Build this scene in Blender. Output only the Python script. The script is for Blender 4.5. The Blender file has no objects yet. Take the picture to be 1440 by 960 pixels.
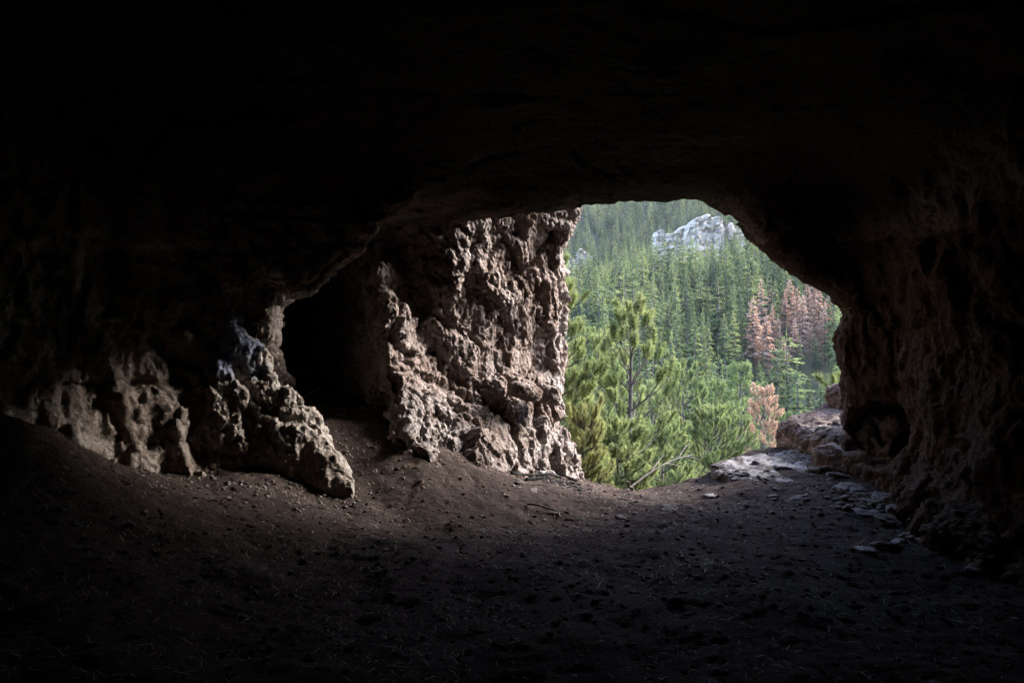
import bpy, bmesh, math, random
import numpy as np
from mathutils import Vector, Matrix

# ------------------------------------------------------------------ camera, world, sun, exposure
SC = bpy.context.scene
COL = SC.collection
rnd = random.Random(7)
CAM_Z = 1.6
F = 960.0                       # focal length in pixels of a 1440 wide frame


def at(px, py, d):
    """a pixel of the 1440x960 photograph at distance d -> point in metres"""
    return ((px - 720.0) / F * d, d, CAM_Z - (py - 480.0) / F * d)


cam_data = bpy.data.cameras.new('camera')
cam = bpy.data.objects.new('camera', cam_data)
COL.objects.link(cam)
cam.location = (0, 0, CAM_Z)
cam.rotation_euler = (math.radians(90), 0, 0)
cam_data.lens = 24.0
cam_data.sensor_width = 36.0
cam_data.clip_start = 0.05
cam_data.clip_end = 4000
SC.camera = cam

SUN_DIR = Vector((0.83, 0.33, 0.48)).normalized()
SUN_EL = math.asin(SUN_DIR.z)
SUN_AZ = math.atan2(SUN_DIR.x, SUN_DIR.y)
world = bpy.data.worlds.new('World')
SC.world = world
world.use_nodes = True
wt = world.node_tree
wt.nodes.clear()
sky = wt.nodes.new('ShaderNodeTexSky')
sky.sky_type = 'NISHITA'
sky.sun_disc = False
sky.sun_elevation = SUN_EL
sky.sun_rotation = SUN_AZ
sky.dust_density = 1.5
sky.air_density = 0.6
bg = wt.nodes.new('ShaderNodeBackground')
bg.inputs['Strength'].default_value = 0.15
wo = wt.nodes.new('ShaderNodeOutputWorld')
wt.links.new(sky.outputs[0], bg.inputs['Color'])
wt.links.new(bg.outputs[0], wo.inputs['Surface'])

sun_data = bpy.data.lights.new('sun', 'SUN')
sun_data.energy = 1.5
sun_data.angle = math.radians(28)
sun_data.color = (1.0, 0.965, 0.92)
sun = bpy.data.objects.new('sun', sun_data)
COL.objects.link(sun)
sun.rotation_euler = SUN_DIR.to_track_quat('Z', 'Y').to_euler()
sun.location = (30, -10, 60)

SC.view_settings.view_transform = 'Standard'
SC.view_settings.look = 'None'
SC.view_settings.exposure = 3.85
SC.view_settings.gamma = 1.0
SC.render.engine = 'CYCLES'
cy = SC.cycles
cy.max_bounces = 5
cy.diffuse_bounces = 3
cy.glossy_bounces = 1
cy.transmission_bounces = 2
cy.volume_bounces = 0
cy.transparent_max_bounces = 4
cy.caustics_reflective = False
cy.caustics_refractive = False
cy.sample_clamp_indirect = 4.0
cy.use_denoising = True
try:
    cy.denoiser = 'OPENIMAGEDENOISE'
except Exception:
    pass

# ------------------------------------------------------------------ numpy noise
f32 = np.float32


def _hash(ix, iy, iz, seed):
    h = (ix.astype(np.uint32) * np.uint32(374761393) + iy.astype(np.uint32) * np.uint32(668265263)
         + iz.astype(np.uint32) * np.uint32(2147483647) + np.uint32((seed * 974711 + 12345) & 0xffffffff))
    h ^= h >> np.uint32(13)
    h *= np.uint32(1274126177)
    h ^= h >> np.uint32(16)
    h *= np.uint32(2246822519)
    h ^= h >> np.uint32(15)
    return h


def _u(h):
    return (h & np.uint32(0xffffff)).astype(f32) / f32(0xffffff)


_g = np.random.RandomState(3).normal(size=(256, 3)).astype(f32)
_g /= np.linalg.norm(_g, axis=1, keepdims=True)


def perlin(P, scale=1.0, seed=0):
    """gradient noise, about -0.7..0.7"""
    Q = (np.asarray(P, dtype=f32) * f32(scale))
    I = np.floor(Q).astype(np.int32)
    D = Q - I
    W = D * D * D * (D * (D * 6 - 15) + 10)
    out = np.zeros(len(Q), f32)
    for a in (0, 1):
        for b in (0, 1):
            for c in (0, 1):
                g = _g[_hash(I[:, 0] + a, I[:, 1] + b, I[:, 2] + c, seed) & np.uint32(255)]
                dot = g[:, 0] * (D[:, 0] - a) + g[:, 1] * (D[:, 1] - b) + g[:, 2] * (D[:, 2] - c)
                w = ((W[:, 0] if a else 1 - W[:, 0]) * (W[:, 1] if b else 1 - W[:, 1])
                     * (W[:, 2] if c else 1 - W[:, 2]))
                out += w * dot
    return out


def fbm(P, scale=1.0, octv=4, seed=0, gain=0.5):
    s = np.zeros(len(P), f32)
    a = 1.0
    for o in range(octv):
        s += a * perlin(P, scale * 2 ** o, seed + o * 17)
        a *= gain
    return s


def facets(P, scale=1.0, seed=0, tilt=1.0, aniso=(1, 1, 1)):
    """broken rock: every Voronoi cell is a tilted plane of its own height; about -1..1"""
    P = np.asarray(P, dtype=f32)
    W = np.stack([perlin(P, scale * 0.9, seed + 91), perlin(P, scale * 0.9, seed + 92),
                  perlin(P, scale * 0.9, seed + 93)], 1)
    Q = P * np.asarray(aniso, f32) * f32(scale) + W * f32(0.22)
    I = np.floor(Q).astype(np.int32)
    best = np.full(len(Q), 9e9, f32)
    val = np.zeros(len(Q), f32)
    for a in (-1, 0, 1):
        for b in (-1, 0, 1):
            for c in (-1, 0, 1):
                J = I + np.array([a, b, c], np.int32)
                h = _hash(J[:, 0], J[:, 1], J[:, 2], seed)
                h2 = _hash(J[:, 0], J[:, 1], J[:, 2], seed + 555)
                ox, oy, oz = _u(h), _u(h >> np.uint32(8)) , _u(h2)
                dx = J[:, 0] + ox - Q[:, 0]
                dy = J[:, 1] + oy - Q[:, 1]
                dz = J[:, 2] + oz - Q[:, 2]
                d = dx * dx + dy * dy + dz * dz
                m = d < best
                best = np.where(m, d, best)
                g = _g[h2 & np.uint32(255)]
                v = (_u(h ^ h2) * 2 - 1) * 0.6 - tilt * (g[:, 0] * dx + g[:, 1] * dy + g[:, 2] * dz)
                val = np.where(m, v, val)
    return val


def scoops(P, scale=1.0, seed=0, tilt=0.6, k=1.6, aniso=(1, 1, 1)):
    """dissolved limestone: shallow bowls meeting in sharp ridges, continuous; about -0.6..0.6"""
    P = np.asarray(P, dtype=f32)
    Q = P * np.asarray(aniso, f32) * f32(scale)
    W = np.stack([perlin(Q, 0.8, seed + 91), perlin(Q, 0.8, seed + 92), perlin(Q, 0.8, seed + 93)], 1)
    Q = Q + W * f32(0.35)
    I = np.floor(Q).astype(np.int32)
    val = np.full(len(Q), 9e9, f32)
    for a in (-1, 0, 1):
        for b in (-1, 0, 1):
            for c in (-1, 0, 1):
                J = I + np.array([a, b, c], np.int32)
                h = _hash(J[:, 0], J[:, 1], J[:, 2], seed)
                h2 = _hash(J[:, 0], J[:, 1], J[:, 2], seed + 555)
                dx = Q[:, 0] - J[:, 0] - _u(h)
                dy = Q[:, 1] - J[:, 1] - _u(h >> np.uint32(8))
                dz = Q[:, 2] - J[:, 2] - _u(h2)
                g = _g[h2 & np.uint32(255)]
                v = (_u(h ^ h2) - 0.5) * 0.7 + tilt * (g[:, 0] * dx + g[:, 1] * dy + g[:, 2] * dz) + k * (dx * dx + dy * dy + dz * dz)
                val = np.minimum(val, v)
    return val - 0.25


def smin(a, b, k):
    h = np.clip(0.5 + 0.5 * (b - a) / k, 0, 1)
    return b + (a - b) * h - k * h * (1 - h)


def smax(a, b, k):
    return -smin(-a, -b, k)


def sstep(a, b, x):
    t = np.clip((x - a) / (b - a), 0, 1)
    return t * t * (3 - 2 * t)


def poly_sd(X, Y, pts):
    """signed distance to a polygon, negative inside"""
    pts = np.asarray(pts, f32)
    n = len(pts)
    d = np.full(X.shape, 1e9, f32)
    s = np.ones(X.shape, f32)
    for i in range(n):
        ax, ay = pts[i]
        bx, by = pts[i - 1]
        ex, ey = bx - ax, by - ay
        wx, wy = X - ax, Y - ay
        t = np.clip((wx * ex + wy * ey) / (ex * ex + ey * ey), 0, 1)
        qx, qy = wx - ex * t, wy - ey * t
        d = np.minimum(d, qx * qx + qy * qy)
        c1 = Y >= ay
        c2 = Y < by
        c3 = ex * wy > ey * wx
        flip = (c1 & c2 & c3) | (~c1 & ~c2 & ~c3)
        s = np.where(flip, -s, s)
    return s * np.sqrt(d)


# ------------------------------------------------------------------ mesh helpers
def mesh_np(name, V, faces_list, smooth=False):
    """faces_list: list of int arrays (n,3) or (n,4)"""
    me = bpy.data.meshes.new(name)
    V = np.asarray(V, f32)
    me.vertices.add(len(V))
    me.vertices.foreach_set('co', V.ravel())
    tot, starts, idx = [], [], []
    off = 0
    for Fc in faces_list:
        Fc = np.asarray(Fc, np.int32)
        if len(Fc) == 0:
            continue
        k = Fc.shape[1]
        idx.append(Fc.ravel())
        starts.append(off + np.arange(len(Fc)) * k)
        off += Fc.size
    idx = np.concatenate(idx)
    starts = np.concatenate(starts)
    me.loops.add(len(idx))
    me.loops.foreach_set('vertex_index', idx.astype(np.int32))
    me.polygons.add(len(starts))
    me.polygons.foreach_set('loop_start', starts.astype(np.int32))
    if smooth:
        me.polygons.foreach_set('use_smooth', np.ones(len(starts), bool))
    me.update(calc_edges=True)
    me.validate()
    return me


def ob(name, me, mat=None, parent=None, loc=(0, 0, 0)):
    o = bpy.data.objects.new(name, me)
    COL.objects.link(o)
    if mat is not None and me is not None and len(me.materials) == 0:
        me.materials.append(mat)
    o.location = loc
    if parent is not None:
        o.parent = parent
    return o


def tag(o, label=None, cat=None, group=None, kind=None):
    if label:
        o['label'] = label
    if cat:
        o['category'] = cat
    if group:
        o['group'] = group
    if kind:
        o['kind'] = kind
    return o


def thing(name, loc, label, cat, group=None):
    return tag(ob(name, None, loc=loc), label, cat, group)


def subdivide(V, Q):
    n = len(V)
    E = np.concatenate([Q[:, [0, 1]], Q[:, [1, 2]], Q[:, [2, 3]], Q[:, [3, 0]]])
    E = np.sort(E, axis=1)
    key = E[:, 0].astype(np.int64) * n + E[:, 1]
    uk, inv = np.unique(key, return_inverse=True)
    a, b = uk // n, uk % n
    M = (V[a] + V[b]) * 0.5
    C = V[Q].mean(1)
    m = len(Q)
    e = inv.reshape(4, m) + n
    c = np.arange(m) + n + len(M)
    V2 = np.concatenate([V, M, C]).astype(f32)
    Q2 = np.concatenate([np.stack([Q[:, 0], e[0], c, e[3]], 1), np.stack([e[0], Q[:, 1], e[1], c], 1),
                         np.stack([c, e[1], Q[:, 2], e[2]], 1), np.stack([e[3], c, e[2], Q[:, 3]], 1)])
    return V2, Q2.astype(np.int64)


def vnormals(V, Q):
    d1 = V[Q[:, 2]] - V[Q[:, 0]]
    d2 = V[Q[:, 3]] - V[Q[:, 1]]
    n = np.cross(d1, d2)
    N = np.zeros_like(V)
    for k in range(4):
        for ax in range(3):
            N[:, ax] += np.bincount(Q[:, k], weights=n[:, ax], minlength=len(V)).astype(f32)
    return N / (np.linalg.norm(N, axis=1, keepdims=True) + 1e-12)


def smooth_mesh(V, Q, it=2, f=0.5):
    E = np.concatenate([Q[:, [0, 1]], Q[:, [1, 2]], Q[:, [2, 3]], Q[:, [3, 0]]])
    cnt = np.bincount(E.ravel(), minlength=len(V)).astype(f32) + 1e-9
    for _ in range(it):
        S = np.zeros_like(V)
        for ax in range(3):
            S[:, ax] = (np.bincount(E[:, 0], weights=V[E[:, 1], ax], minlength=len(V))
                        + np.bincount(E[:, 1], weights=V[E[:, 0], ax], minlength=len(V)))
        V = V + f * (S / cnt[:, None] - V)
        V = V.astype(f32)
    return V


def compact(V, Q):
    u, inv = np.unique(Q, return_inverse=True)
    return V[u], inv.reshape(Q.shape)


def surface_nets(G, org, h):
    """G negative inside the rock; quads face the air"""
    sx, sy, sz = G.shape
    cor = [(a, b, c) for a in (0, 1) for b in (0, 1) for c in (0, 1)]
    sl = lambda a, b, c: G[a:sx - 1 + a, b:sy - 1 + b, c:sz - 1 + c]
    inside = G < 0
    cnt = sum(inside[a:sx - 1 + a, b:sy - 1 + b, c:sz - 1 + c].astype(np.int8) for a, b, c in cor)
    act = (cnt > 0) & (cnt < 8)
    ci = np.argwhere(act)
    vid = np.full(act.shape, -1, np.int64)
    vid[act] = np.arange(len(ci))
    acc = np.zeros((len(ci), 3), f32)
    num = np.zeros(len(ci), f32)
    for i, p in enumerate(cor):
        for j in range(3):
            if p[j] == 0:
                q = list(p)
                q[j] = 1
                g0 = G[ci[:, 0] + p[0], ci[:, 1] + p[1], ci[:, 2] + p[2]]
                g1 = G[ci[:, 0] + q[0], ci[:, 1] + q[1], ci[:, 2] + q[2]]
                m = (g0 < 0) != (g1 < 0)
                t = np.where(m, g0 / np.where(g0 == g1, 1, g0 - g1), 0)
                v = np.tile(np.array(p, f32), (len(ci), 1))
                v[:, j] = t
                acc += np.where(m[:, None], v, 0)
                num += m
    V = (ci + acc / num[:, None]) * h + np.asarray(org, f32)
    quads = []
    for ax in range(3):
        o1, o2 = [(1, 2), (2, 0), (0, 1)][ax]
        s0 = [slice(1, -1)] * 3
        s1 = [slice(1, -1)] * 3
        s0[ax] = slice(0, G.shape[ax] - 1)
        s1[ax] = slice(1, G.shape[ax])
        a, b = inside[tuple(s0)], inside[tuple(s1)]
        ed = np.argwhere(a != b)
        fl = a[a != b]
        off = np.array([1, 1, 1])
        off[ax] = 0
        ed = ed + off
        d1 = np.zeros(3, int)
        d1[o1] = 1
        d2 = np.zeros(3, int)
        d2[o2] = 1
        g = lambda e: vid[e[:, 0], e[:, 1], e[:, 2]]
        q = np.stack([g(ed - d1 - d2), g(ed - d2), g(ed), g(ed - d1)], 1)
        q[~fl] = q[~fl][:, ::-1]
        quads.append(q)
    Q = np.concatenate(quads)
    Q = Q[(Q >= 0).all(1)]
    return V.astype(f32), Q


# ------------------------------------------------------------------ materials
class NT:
    def __init__(self, name):
        self.m = bpy.data.materials.new(name)
        self.m.use_nodes = True
        self.t = self.m.node_tree
        self.t.nodes.clear()
        self.out = self.n('ShaderNodeOutputMaterial')

    def n(self, typ, **kw):
        nd = self.t.nodes.new(typ)
        for k, v in kw.items():
            setattr(nd, k, v)
        return nd

    def l(self, a, b):
        self.t.links.new(a, b)

    def pos(self):
        return self.n('ShaderNodeNewGeometry').outputs['Position']

    def noise(self, vec, scale, detail=4, rough=0.55, dist=0.0):
        nd = self.n('ShaderNodeTexNoise')
        nd.inputs['Scale'].default_value = scale
        nd.inputs['Detail'].default_value = detail
        nd.inputs['Roughness'].default_value = rough
        nd.inputs['Distortion'].default_value = dist
        self.l(vec, nd.inputs['Vector'])
        return nd.outputs['Fac']

    def ramp(self, fac, stops):
        nd = self.n('ShaderNodeValToRGB')
        el = nd.color_ramp.elements
        while len(el) < len(stops):
            el.new(0.5)
        for e, (p, c) in zip(el, stops):
            e.position = p
            e.color = (*c, 1) if len(c) == 3 else c
        self.l(fac, nd.inputs['Fac'])
        return nd.outputs['Color']

    def mix(self, fac, a, b, mode='MIX'):
        nd = self.n('ShaderNodeMix', data_type='RGBA', blend_type=mode)
        for s, v in ((nd.inputs[0], fac), (nd.inputs[6], a), (nd.inputs[7], b)):
            if isinstance(v, (int, float)):
                s.default_value = v
            elif isinstance(v, tuple):
                s.default_value = (*v, 1)
            else:
                self.l(v, s)
        return nd.outputs[2]

    def math(self, op, a, b=0.0, clamp=False):
        nd = self.n('ShaderNodeMath', operation=op, use_clamp=clamp)
        for s, v in ((nd.inputs[0], a), (nd.inputs[1], b)):
            if isinstance(v, (int, float)):
                s.default_value = v
            else:
                self.l(v, s)
        return nd.outputs[0]

    def bump(self, height, strength, dist, normal=None):
        nd = self.n('ShaderNodeBump')
        nd.inputs['Strength'].default_value = strength
        nd.inputs['Distance'].default_value = dist
        self.l(height, nd.inputs['Height'])
        if normal is not None:
            self.l(normal, nd.inputs['Normal'])
        return nd.outputs['Normal']

    def principled(self, color, rough=0.9, normal=None, spec=0.2):
        p = self.n('ShaderNodeBsdfPrincipled')
        if isinstance(color, tuple):
            p.inputs['Base Color'].default_value = (*color, 1)
        else:
            self.l(color, p.inputs['Base Color'])
        if isinstance(rough, (int, float)):
            p.inputs['Roughness'].default_value = rough
        else:
            self.l(rough, p.inputs['Roughness'])
        p.inputs['Specular IOR Level'].default_value = spec
        if normal is not None:
            self.l(normal, p.inputs['Normal'])
        self.l(p.outputs[0], self.out.inputs['Surface'])
        return p


def rock_material(name, tint=(1.0, 1.0, 1.0), paint=False):
    t = NT(name)
    p = t.pos()
    big = t.noise(p, 0.9, 5, 0.6, 0.6)
    mid = t.noise(p, 4.0, 6, 0.65, 0.4)
    fine = t.noise(p, 28.0, 5, 0.7)
    c1 = t.ramp(big, [(0.30, (0.26, 0.205, 0.178)), (0.47, (0.36, 0.305, 0.275)), (0.60, (0.38, 0.345, 0.325)),
                      (0.72, (0.47, 0.425, 0.395))])
    c2 = t.ramp(mid, [(0.33, (0.55, 0.47, 0.42)), (0.5, (0.95, 0.93, 0.92)), (0.68, (1.25, 1.22, 1.2))])
    c = t.mix(1.0, c1, c2, 'MULTIPLY')
    c3 = t.ramp(fine, [(0.34, (0.55, 0.5, 0.47)), (0.55, (1, 1, 1)), (0.75, (1.15, 1.15, 1.15))])
    c = t.mix(0.7, c, c3, 'MULTIPLY')
    rust = t.ramp(t.noise(p, 1.7, 5, 0.6, 1.0), [(0.58, (0, 0, 0)), (0.72, (1, 1, 1))])
    c = t.mix(t.math('MULTIPLY', rust, 0.4), c, (0.22, 0.135, 0.09))
    if paint:
        # faded blue spray paint on the wall beside the side passage
        cx, cyy, cz = at(335, 495, 6.3)
        nd = t.n('ShaderNodeVectorMath', operation='DISTANCE')
        t.l(p, nd.inputs[0])
        nd.inputs[1].default_value = (cx, cyy, cz)
        d = t.math('SUBTRACT', 1.0, t.math('DIVIDE', nd.outputs['Value'], 0.6), True)
        msk = t.ramp(t.math('MULTIPLY', d, t.math('MULTIPLY', t.noise(p, 7, 3, 0.5), 2.0)),
                     [(0.30, (0, 0, 0)), (0.55, (1, 1, 1))])
        c = t.mix(t.math('MULTIPLY', msk, 0.55), c, (0.12, 0.20, 0.38))
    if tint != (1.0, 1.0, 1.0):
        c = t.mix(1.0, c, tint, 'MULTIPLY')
    # shade under the roof painted in: near black with height, up to the drip line
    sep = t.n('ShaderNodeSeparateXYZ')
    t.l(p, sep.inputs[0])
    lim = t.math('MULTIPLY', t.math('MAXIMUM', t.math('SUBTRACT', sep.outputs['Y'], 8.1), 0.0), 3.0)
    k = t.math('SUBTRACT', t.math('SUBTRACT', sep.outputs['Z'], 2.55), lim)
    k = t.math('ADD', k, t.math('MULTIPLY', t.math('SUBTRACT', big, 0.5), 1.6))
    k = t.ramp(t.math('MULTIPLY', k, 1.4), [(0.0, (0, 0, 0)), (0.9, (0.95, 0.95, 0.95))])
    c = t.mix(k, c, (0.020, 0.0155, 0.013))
    vor = t.n('ShaderNodeTexVoronoi', feature='F1')
    vor.inputs['Scale'].default_value = 22.0
    t.l(p, vor.inputs['Vector'])
    n1 = t.bump(vor.outputs['Distance'], 0.7, 0.025)
    n2 = t.bump(fine, 0.8, 0.03, n1)
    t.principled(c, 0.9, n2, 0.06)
    return t.m


def soil_material():
    t = NT('dry_soil')
    p = t.pos()
    a = t.noise(p, 1.3, 5, 0.6)
    b = t.noise(p, 22, 6, 0.7)
    f = t.noise(p, 120, 3, 0.6)
    c = t.ramp(a, [(0.3, (0.035, 0.0255, 0.022)), (0.6, (0.056, 0.041, 0.036)), (0.75, (0.074, 0.057, 0.050))])
    c = t.mix(0.85, c, t.ramp(b, [(0.3, (0.4, 0.38, 0.36)), (0.52, (1, 1, 1)), (0.72, (1.3, 1.25, 1.2))]), 'MULTIPLY')
    fl = t.ramp(f, [(0.64, (0, 0, 0)), (0.74, (1, 1, 1))])
    c = t.mix(t.math('MULTIPLY', fl, 0.5), c, (0.22, 0.185, 0.155))
    n1 = t.bump(b, 0.8, 0.03)
    n2 = t.bump(f, 0.5, 0.008, n1)
    t.principled(c, 0.95, n2, 0.05)
    return t.m


def leaf_material(name, stops, scale=0.11, trans=0.35, fine=2.5):
    """foliage: colour differs from plant to plant and from clump to clump"""
    t = NT(name)
    p = t.pos()
    oi = t.n('ShaderNodeObjectInfo')
    a = t.noise(p, scale, 2, 0.5)
    a = t.math('ADD', a, t.math('MULTIPLY', t.math('SUBTRACT', oi.outputs['Random'], 0.5), 0.35))
    b = t.noise(p, fine, 3, 0.6)
    c = t.ramp(a, stops)
    c = t.mix(0.8, c, t.ramp(b, [(0.3, (0.55, 0.58, 0.6)), (0.5, (1, 1, 1)), (0.7, (1.45, 1.4, 1.2))]), 'MULTIPLY')
    d = t.n('ShaderNodeBsdfDiffuse')
    tr = t.n('ShaderNodeBsdfTranslucent')
    t.l(c, d.inputs['Color'])
    t.l(c, tr.inputs['Color'])
    mx = t.n('ShaderNodeMixShader')
    mx.inputs[0].default_value = trans
    t.l(d.outputs[0], mx.inputs[1])
    t.l(tr.outputs[0], mx.inputs[2])
    t.l(mx.outputs[0], t.out.inputs['Surface'])
    return t.m


def plain(name, a, b, scale=6.0, rough=0.9, bump=0.4, dist=0.01):
    t = NT(name)
    p = t.pos()
    n = t.noise(p, scale, 5, 0.65)
    t.principled(t.ramp(n, [(0.3, a), (0.7, b)]), rough, t.bump(n, bump, dist), 0.2)
    return t.m


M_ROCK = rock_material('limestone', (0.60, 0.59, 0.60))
M_ROCKP = rock_material('limestone_painted', (0.85, 0.86, 0.82), paint=True)  # blue paint patch; tint raised to brighten the dim left wall
M_ROOF = rock_material('roof_shade_limestone', (0.55, 0.53, 0.50))  # roof copy, its unlit darkness painted by the height blend
M_SHADED = rock_material('shaded_limestone', (0.25, 0.21, 0.18))  # same limestone darkened to paint in the shade on the right wall
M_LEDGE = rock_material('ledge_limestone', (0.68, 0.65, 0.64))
M_SOIL = soil_material()
def slab_material():
    t = NT('grey_bedrock')
    p = t.pos()
    n = t.noise(p, 9, 6, 0.7)
    c = t.ramp(n, [(0.3, (0.09, 0.078, 0.07)), (0.7, (0.33, 0.305, 0.29))])
    dirt = t.ramp(t.noise(p, 3.2, 6, 0.72, 0.8), [(0.47, (0, 0, 0)), (0.55, (1, 1, 1))])
    c = t.mix(dirt, c, (0.06, 0.044, 0.038))
    t.principled(c, 0.75, t.bump(n, 1.0, 0.05), 0.25)
    return t.m


M_SLAB = slab_material()
M_STONE = plain('loose_stone', (0.07, 0.056, 0.05), (0.20, 0.172, 0.157), 14, 0.85, 0.6, 0.01)
M_PALE = plain('pale_stone', (0.15, 0.13, 0.12), (0.38, 0.35, 0.335), 14, 0.8, 0.4, 0.01)
M_STRAW = plain('dry_straw', (0.22, 0.17, 0.115), (0.42, 0.35, 0.25), 30, 0.7, 0.0)
M_CLOD = plain('soil_clod', (0.035, 0.024, 0.020), (0.085, 0.062, 0.052), 12, 0.95, 0.5, 0.01)
M_CHAR = plain('charcoal', (0.003, 0.003, 0.003), (0.010, 0.0095, 0.009), 30, 0.95, 0.6, 0.01)
M_BARK = plain('grey_bark', (0.05, 0.042, 0.038), (0.14, 0.12, 0.11), 14, 0.9, 0.8, 0.02)
M_TWIG = plain('bare_twig', (0.035, 0.028, 0.024), (0.10, 0.085, 0.075), 20, 0.9, 0.4, 0.01)
M_PINE = leaf_material('pine_needles', [(0.25, (0.15, 0.19, 0.075)), (0.5, (0.21, 0.25, 0.105)),
                                        (0.75, (0.29, 0.31, 0.14))], 0.5, 0.35, 3.0)
M_SPRUCE = leaf_material('spruce_needles', [(0.22, (0.046, 0.062, 0.030)), (0.5, (0.108, 0.138, 0.057)),
                                            (0.74, (0.195, 0.215, 0.082))], 0.09, 0.25, 1.4)
M_DEAD = leaf_material('dead_needles', [(0.25, (0.27, 0.16, 0.11)), (0.5, (0.41, 0.255, 0.18)),
                                        (0.75, (0.43, 0.30, 0.23))], 0.3, 0.3, 2.0)
M_TAN = leaf_material('withered_needles', [(0.25, (0.35, 0.22, 0.15)), (0.5, (0.47, 0.31, 0.215)),
                                           (0.75, (0.54, 0.39, 0.285))], 0.6, 0.3, 3.0)
M_YEL = leaf_material('yellow_green_needles', [(0.25, (0.14, 0.18, 0.065)), (0.5, (0.20, 0.235, 0.09)),
                                               (0.75, (0.26, 0.27, 0.115))], 0.9, 0.35, 3.0)
M_HILL = plain('forest_floor', (0.045, 0.05, 0.025), (0.11, 0.10, 0.06), 0.08, 0.95, 0.3, 0.3)


def cliff_material():
    t = NT('pale_cliff_limestone')
    p = t.pos()
    mp = t.n('ShaderNodeMapping')
    mp.inputs['Scale'].default_value = (0.05, 0.05, 0.5)
    t.l(p, mp.inputs['Vector'])
    s = t.noise(mp.outputs[0], 1.0, 5, 0.65)
    b = t.noise(p, 0.25, 5, 0.65)
    c = t.ramp(s, [(0.33, (0.16, 0.135, 0.115)), (0.5, (0.36, 0.31, 0.25)), (0.68, (0.50, 0.44, 0.365))])
    c = t.mix(0.6, c, t.ramp(b, [(0.3, (0.5, 0.46, 0.44)), (0.55, (1, 1, 1))]), 'MULTIPLY')
    t.principled(c, 0.9, t.bump(b, 0.6, 0.8), 0.15)
    return t.m


M_CLIFF = cliff_material()

# ------------------------------------------------------------------ the ground inside the cave
_fp = np.array([
    (0, 3, 0), (0, 0, 0), (0, 5, 0), (0, 6.5, -.05), (2, 3, 0), (2, 6, -.05), (3, 0, 0), (-3, -2, .3), (3, -3, 0), (0, -3, 0),
    (1.65, 8.8, -.28), (.98, 9.4, -.28), (2.47, 8.8, -.16), (3.16, 9.2, .07), (3.68, 9.3, .13), (4.0, 8.0, .1),
    (3.38, 5.6, -.03), (3.6, 4.6, -.01), (-1.52, 6.5, .21), (-2.07, 6.2, .31), (-3.06, 6.0, .51), (-3.55, 5.5, .8),
    (-3.75, 5.0, 1.08), (-4.2, 3.5, .9), (-4.4, 1.5, .6), (-2.2, 2.9, .15), (-2.2, 4.5, .3), (-1.37, 7.5, .74), (-1.6, 7.0, .5), (-.6, 8.2, .36), (.09, 8.8, .04),
    (-1.9, 8, .88), (-2.6, 10, 1.02), (-4, 13, 1.15), (0, 7.5, .08), (-1, 6.5, .12), (-.5, 7.2, .25), (-6, 16, 1.3), (5, 9.5, .2), (5.5, 5, 0.2)], f32)


def _phi(r):
    return np.sqrt(r * r + 0.35)


_A = _phi(np.linalg.norm(_fp[:, None, :2] - _fp[None, :, :2], axis=2)) + 0.02 * np.eye(len(_fp))
_A = np.block([[_A, np.ones((len(_fp), 1))], [np.ones((1, len(_fp))), np.zeros((1, 1))]])
_w = np.linalg.solve(_A, np.append(_fp[:, 2], 0.0))


def floor_base(x, y):
    x = np.asarray(x, float)
    y = np.asarray(y, float)
    z = np.full(x.shape, _w[-1])
    for (a, b, _), w in zip(_fp, _w[:-1]):
        z = z + w * _phi(np.hypot(x - a, y - b))
    yl = np.interp(x, [0.3, 1.0, 1.65, 2.5, 3.2, 3.7, 5], [9.7, 9.4, 8.85, 8.85, 9.25, 9.5, 10.2])
    t = np.maximum(y - yl, 0)
    return z - 0.35 * t - 0.35 * t * t


def floor_z(x, y):
    x = np.atleast_1d(np.asarray(x, float))
    y = np.atleast_1d(np.asarray(y, float))
    P = np.stack([x, y, np.zeros_like(x)], 1)
    z = floor_base(x, y)
    z = z + 0.10 * fbm(P, 0.9, 3, 11) + 0.035 * fbm(P, 3.2, 3, 12)
    # scuffed hollows and heaps
    r = fbm(P * np.array([1, 1.35, 1], f32), 6.5, 3, 13)
    z = z - 0.020 * np.maximum(r - 0.2, 0) / 0.3 + 0.013 * fbm(P * np.array([0.7, 1.3, 1], f32), 12, 4, 14, 0.62)
    return z


def fz(x, y):
    return float(floor_z([x], [y])[0])


gx = np.arange(-6.2, 6.3, 0.024)
gy = np.arange(-3.6, 11.8, 0.026)
X, Y = np.meshgrid(gx, gy, indexing='ij')
Z = floor_z(X.ravel(), Y.ravel())
V = np.stack([X.ravel(), Y.ravel(), Z], 1).astype(f32)
ny = len(gy)
I = (np.arange(len(gx) - 1)[:, None] * ny + np.arange(ny - 1)[None, :]).ravel()
Q = np.stack([I, I + ny, I + ny + 1, I + 1], 1)
tag(ob('cave_floor', mesh_np('cave_floor', V, [Q], True), M_SOIL), 'dark dry soil floor of the cave littered with straw', kind='structure')
gx = np.arange(-9, -0.4, 0.06)
gy = np.arange(11.7, 16.5, 0.06)
X, Y = np.meshgrid(gx, gy, indexing='ij')
V = np.stack([X.ravel(), Y.ravel(), floor_base(X.ravel(), np.minimum(Y.ravel(), 9.0)) + 0.06], 1).astype(f32)
ny = len(gy)
I = (np.arange(len(gx) - 1)[:, None] * ny + np.arange(ny - 1)[None, :]).ravel()
tag(ob('passage_floor', mesh_np('passage_floor', V, [np.stack([I, I + ny, I + ny + 1, I + 1], 1)], True), M_SOIL),
    'soil floor at the dark end of the side passage', kind='structure')

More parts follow.
